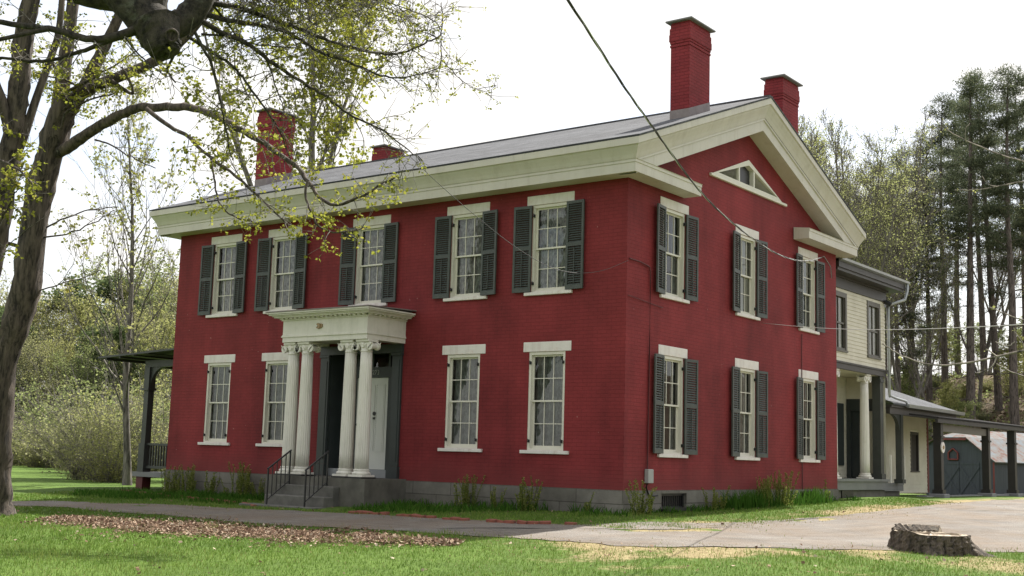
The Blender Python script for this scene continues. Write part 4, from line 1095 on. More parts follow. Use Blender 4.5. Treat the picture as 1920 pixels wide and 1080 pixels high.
# ------------------------------------------------------------------ stump
def stump():
    c = hg(1746, 1034); R0 = .60
    n = 96; rows = []
    aa = np.linspace(0, 2*math.pi, n, endpoint=False)
    rs = np.random.default_rng(5)
    # root flares and furrows
    fl = np.zeros(n)
    for k in range(7):
        a0 = rs.uniform(0, 2*math.pi); fl += rs.uniform(.10, .24)*np.exp(-(((aa-a0+math.pi) % (2*math.pi)-math.pi)/.22)**2)
    fur = .018*np.sin(aa*23+rs.normal(0, .6, n))+.02*rs.normal(0, .5, n)
    rdir = np.array([RT[0], RT[1]]); fdir = np.array([fw[0], fw[1]]); fdir /= np.linalg.norm(fdir)
    sxv = np.cos(aa)*rdir[0]+np.sin(aa)*rdir[1]; svv = np.cos(aa)*fdir[0]+np.sin(aa)*fdir[1]
    back = np.clip(svv, 0, 1)
    top = .27+.0*sxv+.11*smooth(.35, .85, svv+.35*sxv*0)*(sxv < .55)+.05*np.exp(-((sxv+.85)/.2)**2)
    V = []; 
    for t in np.linspace(0, 1, 12):
        r = (R0*(1-.06*t)+fl*(1-t)**2.2*1.2+fur*(1-.3*t)+.012*rs.normal(size=n))
        z = -.08+(top+.08)*t
        V += [(c[0]+r[k]*math.cos(aa[k]), c[1]+r[k]*math.sin(aa[k]), c[2]+z[k]) for k in range(n)]
    F = [(j*n+k, j*n+(k+1) % n, (j+1)*n+(k+1) % n, (j+1)*n+k) for j in range(11) for k in range(n)]
    root = empty('tree_stump', tuple(c), 'wide freshly cut tree stump with dark furrowed bark beside the drive', 'tree stump')
    b_ = MB(); b_.add(V, F, False); b_.build('bark', M['stumpbark'], root)
    rim = np.where(top > .31, 1, 0)
    rr_ = np.array([R0*.94-.02+fur[k]*.7 for k in range(n)])
    b_ = MB(); VV = [(c[0]+rr_[k]*f*math.cos(aa[k]), c[1]+rr_[k]*f*math.sin(aa[k]), c[2]+z) for f, zz in ((1, top+.002+.007*rs.normal(size=n)*rim), (.80, np.where(rim, .285, .27)+.03*rim*rs.random(n))) for k, z in enumerate(zz)]
    b_.add(VV, [(k, (k+1) % n, n+(k+1) % n, n+k) for k in range(n) if rim[k] and rim[(k+1) % n]]); b_.build('torn_rim', M['stumpbark'], root)
    t_ = MB(); rr_ = np.array([R0*.94-.02+fur[k]*.7 for k in range(n)]); V = []; F = []
    for q, f in enumerate((1., .86, .72, .4, .0001)):
        zz = top if f > .87 else np.full(n, .268)+.012*rs.normal(size=n)
        if f == .86: zz = np.where(top > .31, .285, .27)
        V += [(c[0]+rr_[k]*f*math.cos(aa[k]), c[1]+rr_[k]*f*math.sin(aa[k]), c[2]+zz[k]) for k in range(n)]
    F = [(j*n+k, j*n+(k+1) % n, (j+1)*n+(k+1) % n, (j+1)*n+k) for j in range(4) for k in range(n)]
    t_.add(V, F); 
    mt, nt, b, o = new_mat('cut_wood'); nn = ramp(nt, noise(nt, 5, 6, .7), [(.35, (.20, .155, .11)), (.55, (.40, .34, .26)), (.72, (.55, .49, .40))])
    nt.links.new(nn, b.inputs['Base Color']); b.inputs['Roughness'].default_value = .9; bump(nt, b, noise(nt, 30, 4), .5, .02)
    t_.build('cut_face', mt, root)
stump()

# ------------------------------------------------------------------ cables
def arc(pts, n):
    P = np.array(pts); s = np.concatenate([[0], np.cumsum(np.linalg.norm(np.diff(P, axis=0), axis=1))]); t = np.linspace(0, s[-1], n)
    return np.stack([np.interp(t, s, P[:, k]) for k in range(P.shape[1])], 1)
def smooth_pl(P, it=3):
    P = np.array(P, float)
    for _ in range(it):
        Q = np.empty((2*len(P), P.shape[1])); Q[0::2] = P*.75+np.roll(P, -1, 0)*.25; Q[1::2] = P*.25+np.roll(P, -1, 0)*.75
        P = np.concatenate([P[:1], Q[:-2], P[-1:]])
    return P
cp = [(900, -260), (1000, -95), (1065, 0), (1112, 72), (1160, 148), (1205, 212), (1245, 268), (1290, 332), (1340, 390), (1400, 440), (1450, 474), (1490, 489), (1520, 490), (1545, 481)]
s_ = np.linspace(0, 1, len(cp)); De = hx = None
y_end = 9.55
P_end = np.array([.12, y_end, 5.74]); D_end = (P_end-CAM)@fw
iD = np.linspace(1/9.0, 1/D_end, len(cp))
cpath = smooth_pl([at(px, py, 1/q) for (px, py), q in zip(cp, iD)], 3)
cpath = np.concatenate([cpath, [P_end+np.array([-.05, .25, -.08]), P_end+np.array([-.1, .45, -.35])]])
cable = empty('service_cable', tuple(cpath[-1]), 'twisted black and silver service cable slung down from the sky to the gable corner', 'power cable')
cp2 = arc(cpath, 900); tt = np.arange(len(cp2))
Tn = unit(np.gradient(cp2, axis=0)); Aa = unit(np.cross(Tn, [0, 0, 1.])); Bb = np.cross(Tn, Aa)
for q, (nm, mk, r_) in enumerate((('insulated_strand', 'blackcable', .0062), ('insulated_strand', 'blackcable', .0062), ('bare_strand', 'barecable', .005))):
    ph = tt*.11+q*2.094; off = Aa*np.cos(ph)[:, None]*.0075+Bb*np.sin(ph)[:, None]*.0075
    mb = MB(); mb.tube(cp2+off, r_, 5); mb.build(nm, M[mk], cable)
tp = [(560, 20), (640, 150), (690, 218), (760, 285), (830, 352), (900, 412), (960, 460), (1020, 497), (1060, 510), (1095, 513), (1135, 507), (1178, 488)]
iD = np.linspace(1/15., 1/((np.array([.02, -.03, 4.42])-CAM)@fw), len(tp))
pth = smooth_pl([at(px, py, 1/q) for (px, py), q in zip(tp, iD)], 3)
mb = MB(); mb.tube(pth, .0045, 5); tag(mb.solo('phone_wire', M['blackcable'], tuple(pth[-1])), 'thin dark phone wire sagging across the front upper windows to the house corner', 'wire')
a_ = np.array([.03, 5.87, 3.79]); b_ = at(2000, 604, 14.)
pth = np.array([a_*(1-t)+b_*t+np.array([0, 0, -.12*math.sin(math.pi*t)]) for t in np.linspace(0, 1, 24)])
mb = MB(); mb.tube(pth, .0055, 5); tag(mb.solo('thin_wire', M['palewire'], tuple(a_)), 'thin pale wire running level from the gable wall past the clapboard wing', 'wire')

# ------------------------------------------------------------------ edging bricks along the bed
bm_ = MB(); bm_.bbox(-.10, .10, -.05, .05, -.03, .032, .008); BRK = bm_.mesh('edging_brick', M['redbrick'])
e1 = arc([hg(*p) for p in [(228, 921), (300, 930), (400, 940), (480, 949)]], 400); e2 = arc([hg(*p) for p in [(652, 962), (740, 967), (870, 977), (980, 983), (1108, 985)]], 500)
zones = ('along the bed left of the portico steps', 'along the bed right of the portico steps')
for zi, e in enumerate((e1, e2)):
    s = np.concatenate([[0], np.cumsum(np.linalg.norm(np.diff(e, axis=0), axis=1))]); t = .12
    while t < s[-1]-.1:
        if rnd.random() < .86:
            p = np.array([np.interp(t, s, e[:, k]) for k in range(3)]); q = np.array([np.interp(t+.05, s, e[:, k]) for k in range(3)])-p
            o_ = link('edging_brick', BRK, None, (p[0]+rnd.uniform(-.03, .03), p[1]+rnd.uniform(-.03, .03), float(ground_z(p[0], p[1]))+rnd.uniform(.0, .03)),
                      (rnd.uniform(-.15, .15), rnd.uniform(-.1, .1), math.atan2(q[1], q[0])+rnd.uniform(-.2, .2)))
            tag(o_, 'weathered red edging brick '+zones[zi], 'brick', 'edging bricks '+zones[zi])
        t += .215

# ------------------------------------------------------------------ trees
def guided(path, D0, D1, w0, w1, wob=.0):
    P = smooth_pl(np.array([(px, py) for px, py in path], float), 2)
    s = np.concatenate([[0], np.cumsum(np.hypot(*np.diff(P, axis=0).T))]); t = s/s[-1]
    Dd = D0+(D1-D0)*t
    X = np.array([at(px, py, d) for (px, py), d in zip(P, Dd)])
    if wob: X = X+rng.normal(0, wob, X.shape)*np.minimum(1, 4*t)[:, None]
    R = (w0+(w1-w0)*t**.8)/2*Dd/F_PX
    return X, R

def twigs_on(P, R, br, lp, t0=.2, spacing=.22, L=(.35, 1.0), sub=3, r_=rng, down=.1, leafy=1.0, spread=.9):
    s = np.concatenate([[0], np.cumsum(np.linalg.norm(np.diff(P, axis=0), axis=1))]); tot = s[-1]; x = t0*tot
    while x < tot:
        p = np.array([np.interp(x, s, P[:, k]) for k in range(3)]); q = np.array([np.interp(min(x+.1, tot), s, P[:, k]) for k in range(3)])
        tan = unit(q-p) if x < tot-.1 else unit(P[-1]-P[-2]); rr0 = float(np.interp(x, s, R))
        d = unit(tan*.55+r_.normal(0, spread, 3)*np.array([1, 1, .75])+np.array([0, 0, -down]))
        l = r_.uniform(*L)*(1.15-.4*x/tot); ra = min(.010, rr0*.7)
        T = wobble_path(p, d, l, 5, .16, -.02, r_); br.append((T, np.linspace(ra, .0036, len(T))))
        for _ in range(sub):
            f = r_.uniform(.25, 1); k = min(int(f*5), 4); pp = T[k]*(1-(f*5-k))+T[k+1]*(f*5-k)
            d2 = unit(unit(T[k+1]-T[k])*.7+r_.normal(0, .7, 3)); l2 = r_.uniform(.12, .42)
            T2 = wobble_path(pp, d2, l2, 3, .18, 0, r_); br.append((T2, np.linspace(.0046, .0027, 4)))
            if r_.random() < leafy: lp.append(T2[-1])
            if r_.random() < leafy*.6: lp.append(T2[2])
        if r_.random() < leafy: lp.append(T[-1])
        if r_.random() < leafy*.5: lp.append(T[3])
        x += spacing*r_.uniform(.5, 1.5)

def clusters(lp, n_, size, r_=rng, spread=.05):
    lp = np.array(lp); k = len(lp); cnt = r_.integers(n_[0], n_[1]+1, k); C = np.repeat(lp, cnt, axis=0)
    dirs = r_.normal(size=(len(C), 3)); dirs[:, 2] = dirs[:, 2]*.5-.45; dirs = unit(dirs)
    C = C+dirs*spread*r_.random((len(C), 1)); L = r_.uniform(size[0], size[1], len(C)); tint = np.clip(np.repeat(r_.random(k), cnt)*.6+r_.random(len(C))*.4, 0, 1)
    return C, L, L*.42, dirs, tint

def make_tree(name, base, main, br, lp, barkmat, leafmat, lsize, lcount, label, cat, group=None, rough=.05, spread=.05):
    root = empty(name, tuple(base), label, cat, group)
    tr = link('trunk', tubes_mesh('trunk', main, barkmat, base, rough), root)
    if br: link('branches', tubes_mesh('branches', br, M['barkgrey'] if barkmat is not M['paletwig'] else M['paletwig'], base), root)
    if lp:
        C, L, Wd, dirs, tint = clusters(lp, lcount, lsize, spread=spread)
        link('crown', leaves_mesh('crown', C, L, Wd, leafmat, base, dirs=dirs, tint=tint), root)
    return root

# maple at the left edge of the lawn
rng = np.random.default_rng(21)
D0 = 25.0
base = hg(-6, 966); D0 = float((base-CAM)@fw)
main = []; br = []; lp = []
def G(path, a, b2, w0, w1, wob=0., tw=None, store=None):
    P, R = guided(path, a, b2, w0, w1, wob); (store if store is not None else main).append((P, R))
    if tw: twigs_on(P, R, br, lp, **tw)
    return P, R
fl = [(-8, 975), (-9, 950), (-9, 915), (-8, 850), (-5, 765), (5, 670), (35, 592), (47, 550), (66, 400), (80, 330), (105, 250), (127, 187)]
P, R = guided(fl, D0, D0, 60, 46); R[:6] *= np.linspace(1.5, 1.05, 6); main.append((P, R))
TW = dict(t0=.12, spacing=.42, L=(.3, .9), sub=3, leafy=.6)
G([(105, 250), (117, 150), (128, 70), (138, 0), (150, -120), (150, -260)], D0, D0+.5, 32, 15, 0, dict(t0=.1, spacing=.5, L=(.4, 1.1), leafy=.6))
G([(112, 240), (150, 180), (185, 108), (205, 70), (250, -30), (300, -160)], D0, D0-.5, 28, 12, 0, dict(t0=.2, spacing=.5, leafy=.6))
G([(125, 200), (160, 168), (210, 149), (250, 133), (288, 117), (315, 100), (380, 40), (440, -60)], D0, D0-1.5, 26, 12, 0, TW)
G([(100, 290), (128, 277), (150, 260), (200, 229), (240, 207), (265, 200), (320, 202), (360, 200), (400, 214), (450, 243), (500, 270), (550, 305), (577, 338), (600, 375), (633, 388), (690, 362), (745, 330)], D0, D0-4.5, 24, 3, .012, dict(t0=.45, spacing=.15, L=(.3, .8), sub=3, leafy=.85, down=.12))
G([(275, 204), (315, 235), (350, 254), (400, 300), (450, 335), (500, 384), (545, 425)], D0-1.7, D0-4, 10, 3, .012, dict(t0=.25, spacing=.15, L=(.25, .7), sub=3, leafy=.85, down=.1))
G([(395, 293), (398, 320), (404, 345), (406, 376), (430, 405), (470, 415)], D0-2.6, D0-3.2, 5, 2.5, .01, dict(t0=.3, spacing=.12, L=(.2, .5), leafy=.9))
G([(577, 338), (570, 370), (585, 400), (600, 430), (640, 440), (690, 425)], D0-4, D0-4.6, 6, 2.2, .01, dict(t0=.2, spacing=.11, L=(.2, .55), leafy=.95))
G([(210, 152), (225, 163), (248, 178), (250, 170), (240, 145), (228, 125)], D0-.7, D0-1, 9, 4)
G([(178, 262), (200, 268), (225, 282), (260, 302), (290, 315)], D0-.8, D0-1.4, 4, 2, .01, dict(t0=.3, spacing=.3, leafy=.5))
G([(36, 462), (20, 457), (-10, 450), (-60, 440)], D0, D0-.6, 8, 6, 0, dict(t0=.2, spacing=.4, leafy=.2))
G([(78, 432), (120, 408), (165, 394), (220, 388)], D0, D0+.6, 4, 1.8, .01, dict(t0=.3, spacing=.22, leafy=.4))
G([(74, 446), (130, 440), (180, 415), (215, 395)], D0, D0-.5, 4, 1.8, .01, dict(t0=.3, spacing=.22, leafy=.4))
G([(72, 545), (120, 530), (165, 520), (190, 505)], D0, D0-.5, 3.5, 1.8, .01, dict(t0=.3, spacing=.3, leafy=.3))
for q in range(4):
    G([(110+rnd.uniform(-20, 30), 240-30*q), (130+rnd.uniform(-60, 80), 200-35*q), (140+rnd.uniform(-110, 140), 170-40*q)], D0-.2, D0-1+rnd.uniform(-.6, .6), 7, 2, .02, dict(t0=.1, spacing=.13, L=(.25, .6), leafy=.9))
make_tree('maple_tree', base, main, br, lp, M['bark'], M['mapleleaf'], (.04, .078), (3, 6), 'large furrowed maple at the left edge, its long low limb reaching before the house front', 'tree')

# second maple stem, just outside the left edge, leaning in
main = []; br = []; lp = []
D1 = 21.5; b2_ = hg(-150, 985); D1 = float((b2_-CAM)@fw)
P, R = guided([(-150, 990), (-148, 900), (-120, 760), (-75, 640), (-22, 520), (0, 400), (14, 300), (25, 255), (32, 200), (38, 140), (48, 60), (58, 0), (70, -120), (80, -250)], D1, D1, 66, 24); R[:4] *= np.linspace(1.4, 1.05, 4); main.append((P, R))
G([(22, 300), (38, 275), (50, 240), (66, 190), (84, 140), (98, 100), (112, 60), (120, -60)], D1, D1+.4, 19, 10, 0, dict(t0=.2, spacing=.55, leafy=.6))
G([(15, 330), (22, 280), (8, 200), (-30, 100), (-60, -60)], D1, D1-.5, 24, 12, 0, dict(t0=.1, spacing=.5, leafy=.6))
G([(-30, 540), (-10, 470), (-5, 420), (10, 400), (30, 360)], D1-.3, D1-1, 6, 3, .01, dict(t0=.2, spacing=.13, L=(.2, .6), leafy=.9))
G([(0, 300), (25, 310), (45, 325), (60, 345)], D1-.4, D1-1.3, 5, 3, .01, dict(t0=.2, spacing=.1, L=(.15, .4), leafy=.95))
make_tree('maple_tree', b2_, main, br, lp, M['bark'], M['mapleleaf'], (.05, .09), (3, 6), 'dark leaning maple stem cut off by the left edge of the picture', 'tree')

# near maple whose heavy limb hangs in from the top left
main = []; br = []; lp = []
D2 = 14.6
tb = hg(-420, 1010); tb = at(-420, 1010, D2-.6); tb[2] = float(ground_z(tb[0], tb[1]))-.05
pt = pj = None
P = np.array([tb, tb+[0.05, 0, .4], tb+[.1, .05, 1.5], tb+[.2, .1, 3], tb+[.3, .1, 4.6], tb+[.2, .2, 6.5], tb+[0, .3, 9.5]]); main.append((smooth_pl(P, 2), np.interp(np.linspace(0, 1, len(smooth_pl(P, 2))), [0, .08, .2, 1], [.75, .55, .48, .25])))
P, R = guided([(-395, 250), (-330, 120), (-200, -10), (-60, -70), (60, -55), (160, -18), (240, -4), (290, 30), (318, 52), (345, 40), (372, 8), (395, -50), (430, -140), (480, -230)], D2-.5, D2+.6, 96, 40)
# lump where an old branch was cut
s_ = np.linspace(0, 1, len(P)); R = R*(1+.0*s_); main.append((P, R))
P, R = guided([(215, -40), (262, 15), (286, 48), (298, 70), (303, 80), (305, 86)], D2+.1, D2, 92, 72); R *= np.sqrt(np.clip(1-np.linspace(0, 1, len(R))**6, 0, 1))+.0001; main.append((P, R))
P, R = guided([(292, 44), (300, 66), (306, 84), (309, 93), (311, 99), (312, 102)], D2-.05, D2-.15, 88, 60); R *= np.sqrt(np.clip(1-np.linspace(0, 1, len(R))**5, 0, 1))+.0001; main.append((P, R))
G([(285, 20), (292, -40), (300, -120), (310, -220)], D2+.1, D2+.2, 56, 40)
TW2 = dict(t0=.12, spacing=.09, L=(.2, .7), sub=5, leafy=.4, down=.04)
G([(388, 5), (430, 11), (480, 24), (530, 45), (562, 53), (605, 73), (640, 84), (687, 97), (750, 103), (790, 85), (805, 76), (826, 70), (830, 40), (828, 5)], D2+.7, D2+2.6, 13, 2, .006, TW2)
G([(826, 72), (828, 110), (822, 140), (818, 165)], D2+2.5, D2+2.6, 3, 1.5, .005, dict(t0=.1, spacing=.12, L=(.15, .4), leafy=.85))
G([(828, 112), (850, 135), (870, 155), (890, 168), (930, 160)], D2+2.5, D2+2.8, 2.5, 1.3, .005, dict(t0=.1, spacing=.13, L=(.15, .35), leafy=.85))
G([(376, 25), (430, 40), (480, 45), (530, 57), (567, 76), (600, 100), (665, 120), (700, 138), (735, 147), (780, 142), (830, 126)], D2+.6, D2+2.2, 12, 2, .006, TW2)
G([(372, 35), (410, 60), (450, 75), (480, 92), (505, 116), (545, 140), (580, 162), (610, 180), (632, 198), (665, 222), (717, 242), (755, 272), (790, 300)], D2+.5, D2+2, 12, 2, .006, TW2)
G([(497, 105), (510, 138), (518, 168), (528, 190), (533, 214)], D2+1, D2+1.2, 5, 2, .005, dict(t0=.2, spacing=.09, L=(.2, .5), leafy=.9))
G([(365, 60), (380, 90), (397, 120), (408, 160), (415, 200), (424, 245), (431, 285), (436, 300)], D2+.3, D2+.8, 7, 2.5, .005, dict(t0=.3, spacing=.10, L=(.2, .5), leafy=.8))
G([(352, 68), (385, 90), (420, 112), (447, 133), (470, 165), (490, 192), (520, 235), (545, 300)], D2+.3, D2+1.2, 8, 2, .006, TW2)
G([(400, 10), (425, 40), (445, 70), (458, 88)], D2+.7, D2+.9, 6, 3)
G([(378, 64), (420, 66), (470, 82), (520, 88), (560, 90)], D2+.5, D2+1.4, 6, 2, .006, TW2)
G([(262, 52), (225, 66), (175, 76), (140, 68), (110, 56), (60, 50), (0, 42), (-80, 30)], D2-.1, D2-.6, 17, 9, .004, dict(t0=.2, spacing=.16, L=(.25, .6), leafy=.8))
G([(90, 54), (50, 62), (0, 74), (-60, 82)], D2-.4, D2-.8, 11, 7)
G([(258, 60), (200, 78), (165, 92), (130, 104), (85, 116), (40, 113), (0, 108), (-50, 112)], D2-.1, D2+.5, 11, 5, .004, dict(t0=.1, spacing=.13, L=(.25, .6), leafy=.85))
G([(232, 66), (245, 85), (262, 105), (280, 120), (300, 135), (318, 145)], D2-.1, D2-.4, 5, 2, .004, dict(t0=.2, spacing=.12, L=(.15, .4), leafy=.5))
G([(335, 85), (325, 105), (318, 120), (312, 133), (330, 155)], D2, D2+.3, 8, 3, .004, dict(t0=.3, spacing=.15, L=(.15, .4), leafy=.4))
for q in range(9):
    G([(395+10*q, -40+3*q), (460+30*q, -10+8*rnd.random()), (520+38*q, 20+40*rnd.random())], D2+.7, D2+2.+rnd.random(), 5, 1.6, .01, TW2)
ol = make_tree('maple_tree', tb, main, br, lp, M['bark2'], M['mapleleaf'], (.022, .046), (3, 7), 'near maple whose massive dark scarred limb sags in from the top left corner', 'tree', rough=.03, spread=.035)
# the scar
mb = MB(); c0 = at(322, 66, D2-.34); dn_ = unit(CAM-c0)
ra_ = unit(np.cross(dn_, [0, 0, 1.])); ub_ = np.cross(ra_, dn_); th = np.linspace(0, 2*math.pi, 26)
mb.tube([c0+ra_*.062*math.cos(t)*(1+.1*math.sin(3*t))+ub_*.068*math.sin(t)-dn_*.0 for t in th], .016, 6); mb.cyl(c0-dn_*.09, c0-dn_*.012, .06, 16)
mb.build('cut_scar', M['bark'], ol)

# generic grown tree -----------------------------------------------------------
def grow(base, H, r0, seed, ang=.5, nb=16, first=.3, blen=.45, upb=.25, sub=5, leaf_t=.2, wob=.05, levels=2, lean=(0, 0), fork=0, twig=True, leafd=1.0, bend=.06, rmin=.006):
    r_ = np.random.default_rng(seed); main = []; br = []; lp = []
    d = unit(np.array([lean[0], lean[1], 1.0])); T = wobble_path(base, d, H, 14, wob, .04, r_); R = np.linspace(1, .08, 15)**.9*r0; R[0] *= 1.35; main.append((T, R))
    stems = [(T, R, first)]
    for k in range(fork):
        i0 = r_.integers(2, 6); a = r_.uniform(0, 6.28); dd = unit(np.array([math.cos(a)*.38, math.sin(a)*.38, 1])); S = wobble_path(T[i0], dd, H*(1-i0/15)*r_.uniform(.75, .98), 11, wob, .05, r_)
        RS = np.linspace(R[i0]*.75, R[-1], 12); main.append((S, RS)); stems.append((S, RS, .15))
    def child(P, Rr, f, L, lev, a_out):
        n = len(P)-1; k = min(int(f*n), n-1); g = f*n-k; p = P[k]*(1-g)+P[k+1]*g; tan = unit(P[k+1]-P[k]); a = r_.uniform(0, 2*math.pi)
        side = unit(np.cross(tan, [math.cos(a), math.sin(a), .3])); d = unit(tan*math.cos(a_out)+side*math.sin(a_out)); rr = max(rmin, (Rr[k]*.36 if lev == 1 else Rr[k]*.6))
        nseg = 6 if lev == 1 else 4; Q = wobble_path(p, d, L, nseg, bend*2, upb*.25, r_); RQ = np.linspace(rr, max(rmin*.7, rr*.15), nseg+1)
        return Q, RQ
    for (S, RS, f0) in stems:
        m_ = nb if S is T else max(4, nb//2)
        for k in range(m_):
            f = f0+(1-f0)*(k+r_.random())/m_*.98
            L = H*blen*(1-.65*f)*r_.uniform(.65, 1.15); Q, RQ = child(S, RS, f, L, 1, ang*r_.uniform(.7, 1.3)); br.append((Q, RQ))
            for j in range(sub):
                f2 = r_.uniform(.2, 1); Q2, R2 = child(Q, RQ, f2, L*.45*r_.uniform(.5, 1.1), 2, .6); br.append((Q2, R2))
                for q in range(3 if levels > 2 else 1):
                    f3 = r_.uniform(.3, 1); Q3, R3 = child(Q2, R2, f3, L*.22*r_.uniform(.5, 1.1), 3, .6); br.append((Q3, R3))
                    if r_.random() < leafd: lp.append(Q3[-1]); lp.append(Q3[2])
                if r_.random() < leafd: lp.append(Q2[-1]); lp.append(Q2[2])
    return main, br, lp

def place(px, D, dz=0): 
    """ground point at depth D under picture column px"""
    y = 880
    p = at(px, y, D); p[2] = float(ground_z(p[0], p[1]))+dz; return p

rng = np.random.default_rng(33)
# tall maple behind the house, left of the middle
b_ = place(575, 47); m_, r_b, l_ = grow(b_, 23, .24, 5, ang=.55, nb=26, first=.33, blen=.30, sub=7, levels=3, fork=2, leafd=.9, upb=.5)
make_tree('maple_tree', b_, m_, r_b, l_, M['barkgrey'], M['mapleleaf'], (.12, .22), (3, 6), 'tall slender maple in yellow green leaf standing behind the roof beside the left chimneys', 'tree', spread=.18, rough=.03)
# young tree left of the house
b_ = place(240, 36.5); m_, r_b, l_ = grow(b_, 11.8, .115, 8, ang=.6, nb=34, first=.14, blen=.40, sub=5, levels=3, fork=0, leafd=.45, upb=.7, wob=.025)
make_tree('young_tree', b_, m_, r_b, l_, M['barkgrey'], M['springleaf'], (.07, .13), (2, 5), 'young thin tree with bare ascending twigs left of the side veranda', 'tree', spread=.12, rough=.03)

# bare twigs reaching in from a tree beyond the right edge
main = []; br = []; lp = []
D3 = 9.0; tb = at(2200, 900, D3); tb[2] = float(ground_z(tb[0], tb[1]))
P = np.array([tb, tb+[0, 0, 1.2], tb+[.05, 0, 2.6], tb+[0, .05, 4.5]]); main.append((smooth_pl(P, 2), np.linspace(.12, .05, len(smooth_pl(P, 2)))))
def G3(path, a, b2, w0, w1): P, R = guided(path, a, b2, w0, w1, .002); br.append((P, R)); return P
G3([(2195, 560), (2080, 600), (1990, 645), (1935, 655), (1870, 668), (1800, 684), (1740, 685), (1700, 672), (1675, 658), (1655, 645)], D3, D3+.3, 9, 2.5)
G3([(1868, 668), (1858, 660), (1849, 654)], D3+.1, D3, 4, 2); G3([(1868, 670), (1864, 684), (1845, 697), (1830, 699)], D3+.1, D3, 3.5, 2)
G3([(1868, 682), (1890, 695), (1930, 710), (1990, 720)], D3+.1, D3+.1, 3, 3)
G3([(2200, 520), (2050, 580), (1960, 606), (1930, 603), (1890, 592), (1856, 576)], D3, D3-.2, 7, 2.2); G3([(1920, 655), (1917, 640), (1903, 625), (1900, 615)], D3+.1, D3, 3, 1.8); G3([(1903, 640), (1890, 652), (1866, 641)], D3+.1, D3, 2.5, 2)
G3([(2200, 300), (2050, 320), (1930, 308), (1870, 288), (1820, 268), (1780, 248), (1770, 238)], D3, D3+.2, 8, 2.2); G3([(1812, 266), (1808, 245), (1818, 232)], D3, D3, 2.2, 1.6)
G3([(2200, 310), (2050, 330), (1930, 338), (1870, 350), (1830, 357), (1790, 356)], D3, D3+.4, 7, 2); G3([(1870, 350), (1850, 345), (1842, 330)], D3, D3, 2, 1.5)
for (px, py) in ((1849, 654), (1692, 668), (1775, 240), (1795, 355), (1830, 357), (1905, 618), (1858, 576), (1912, 280)): lp.append(at(px, py, D3+.1))
root = make_tree('young_tree', tb, main, br, lp, M['paletwig'], M['springleaf'], (.012, .03), (2, 4), 'pale bare twigs with small buds reaching in from a tree past the right edge', 'tree', spread=.02, rough=0)

# background trees: a few of each kind, copied ---------------------------------
def pine(seed, H=30., first=.42, dens=1.0):
    r_ = np.random.default_rng(seed); main = []; br = []; C = []; LL = []
    T = wobble_path((0, 0, -.5), (r_.normal(0, .015), r_.normal(0, .015), 1), H, 16, .012, .01, r_); R = np.linspace(1, .06, 17)**.8*.36; main.append((T, R))
    n = int(54*dens)
    for k in range(n):
        f = first+(1-first)*((k+r_.random())/n); i = min(int(f*16), 15); p = T[i]*(1-(f*16-i))+T[i+1]*(f*16-i); a = r_.uniform(0, 6.283)
        L = (1.1+4.9*(1-f)**.7*r_.uniform(.45, 1.15)) if f > first+.12 else r_.uniform(1, 4.2)
        d = np.array([math.cos(a), math.sin(a), .10+.5*f*f]); Q = wobble_path(p, d, L, 5, .10, .02, r_); br.append((Q, np.linspace(.05*(1.2-f), .012, 6)))
        if f < first+.13 and r_.random() < .6: continue
        for q in range(int(3+L*1.6)):
            g = r_.uniform(.35, 1.03); j = min(int(g*5), 4); c = Q[j]*(1-(g*5-j))+Q[j+1]*(g*5-j)+r_.normal(0, .16, 3)*np.array([1, 1, .5])
            m_ = r_.integers(36, 60); sp_ = r_.normal(0, 1, (m_, 3))*np.array([.42, .42, .11]); C.append(c+sp_); LL.append(r_.uniform(.22, .42, m_))
    for k in range(int(44)):     # dead snags on the bare trunk
        f = r_.uniform(.12, first); i = min(int(f*16), 15); a = r_.uniform(0, 6.283); Q = wobble_path(T[i], (math.cos(a), math.sin(a), -.1), r_.uniform(.5, 2.6), 4, .12, 0, r_); br.append((Q, np.linspace(.03, .008, 5)))
    return main, br, np.concatenate(C), np.concatenate(LL)

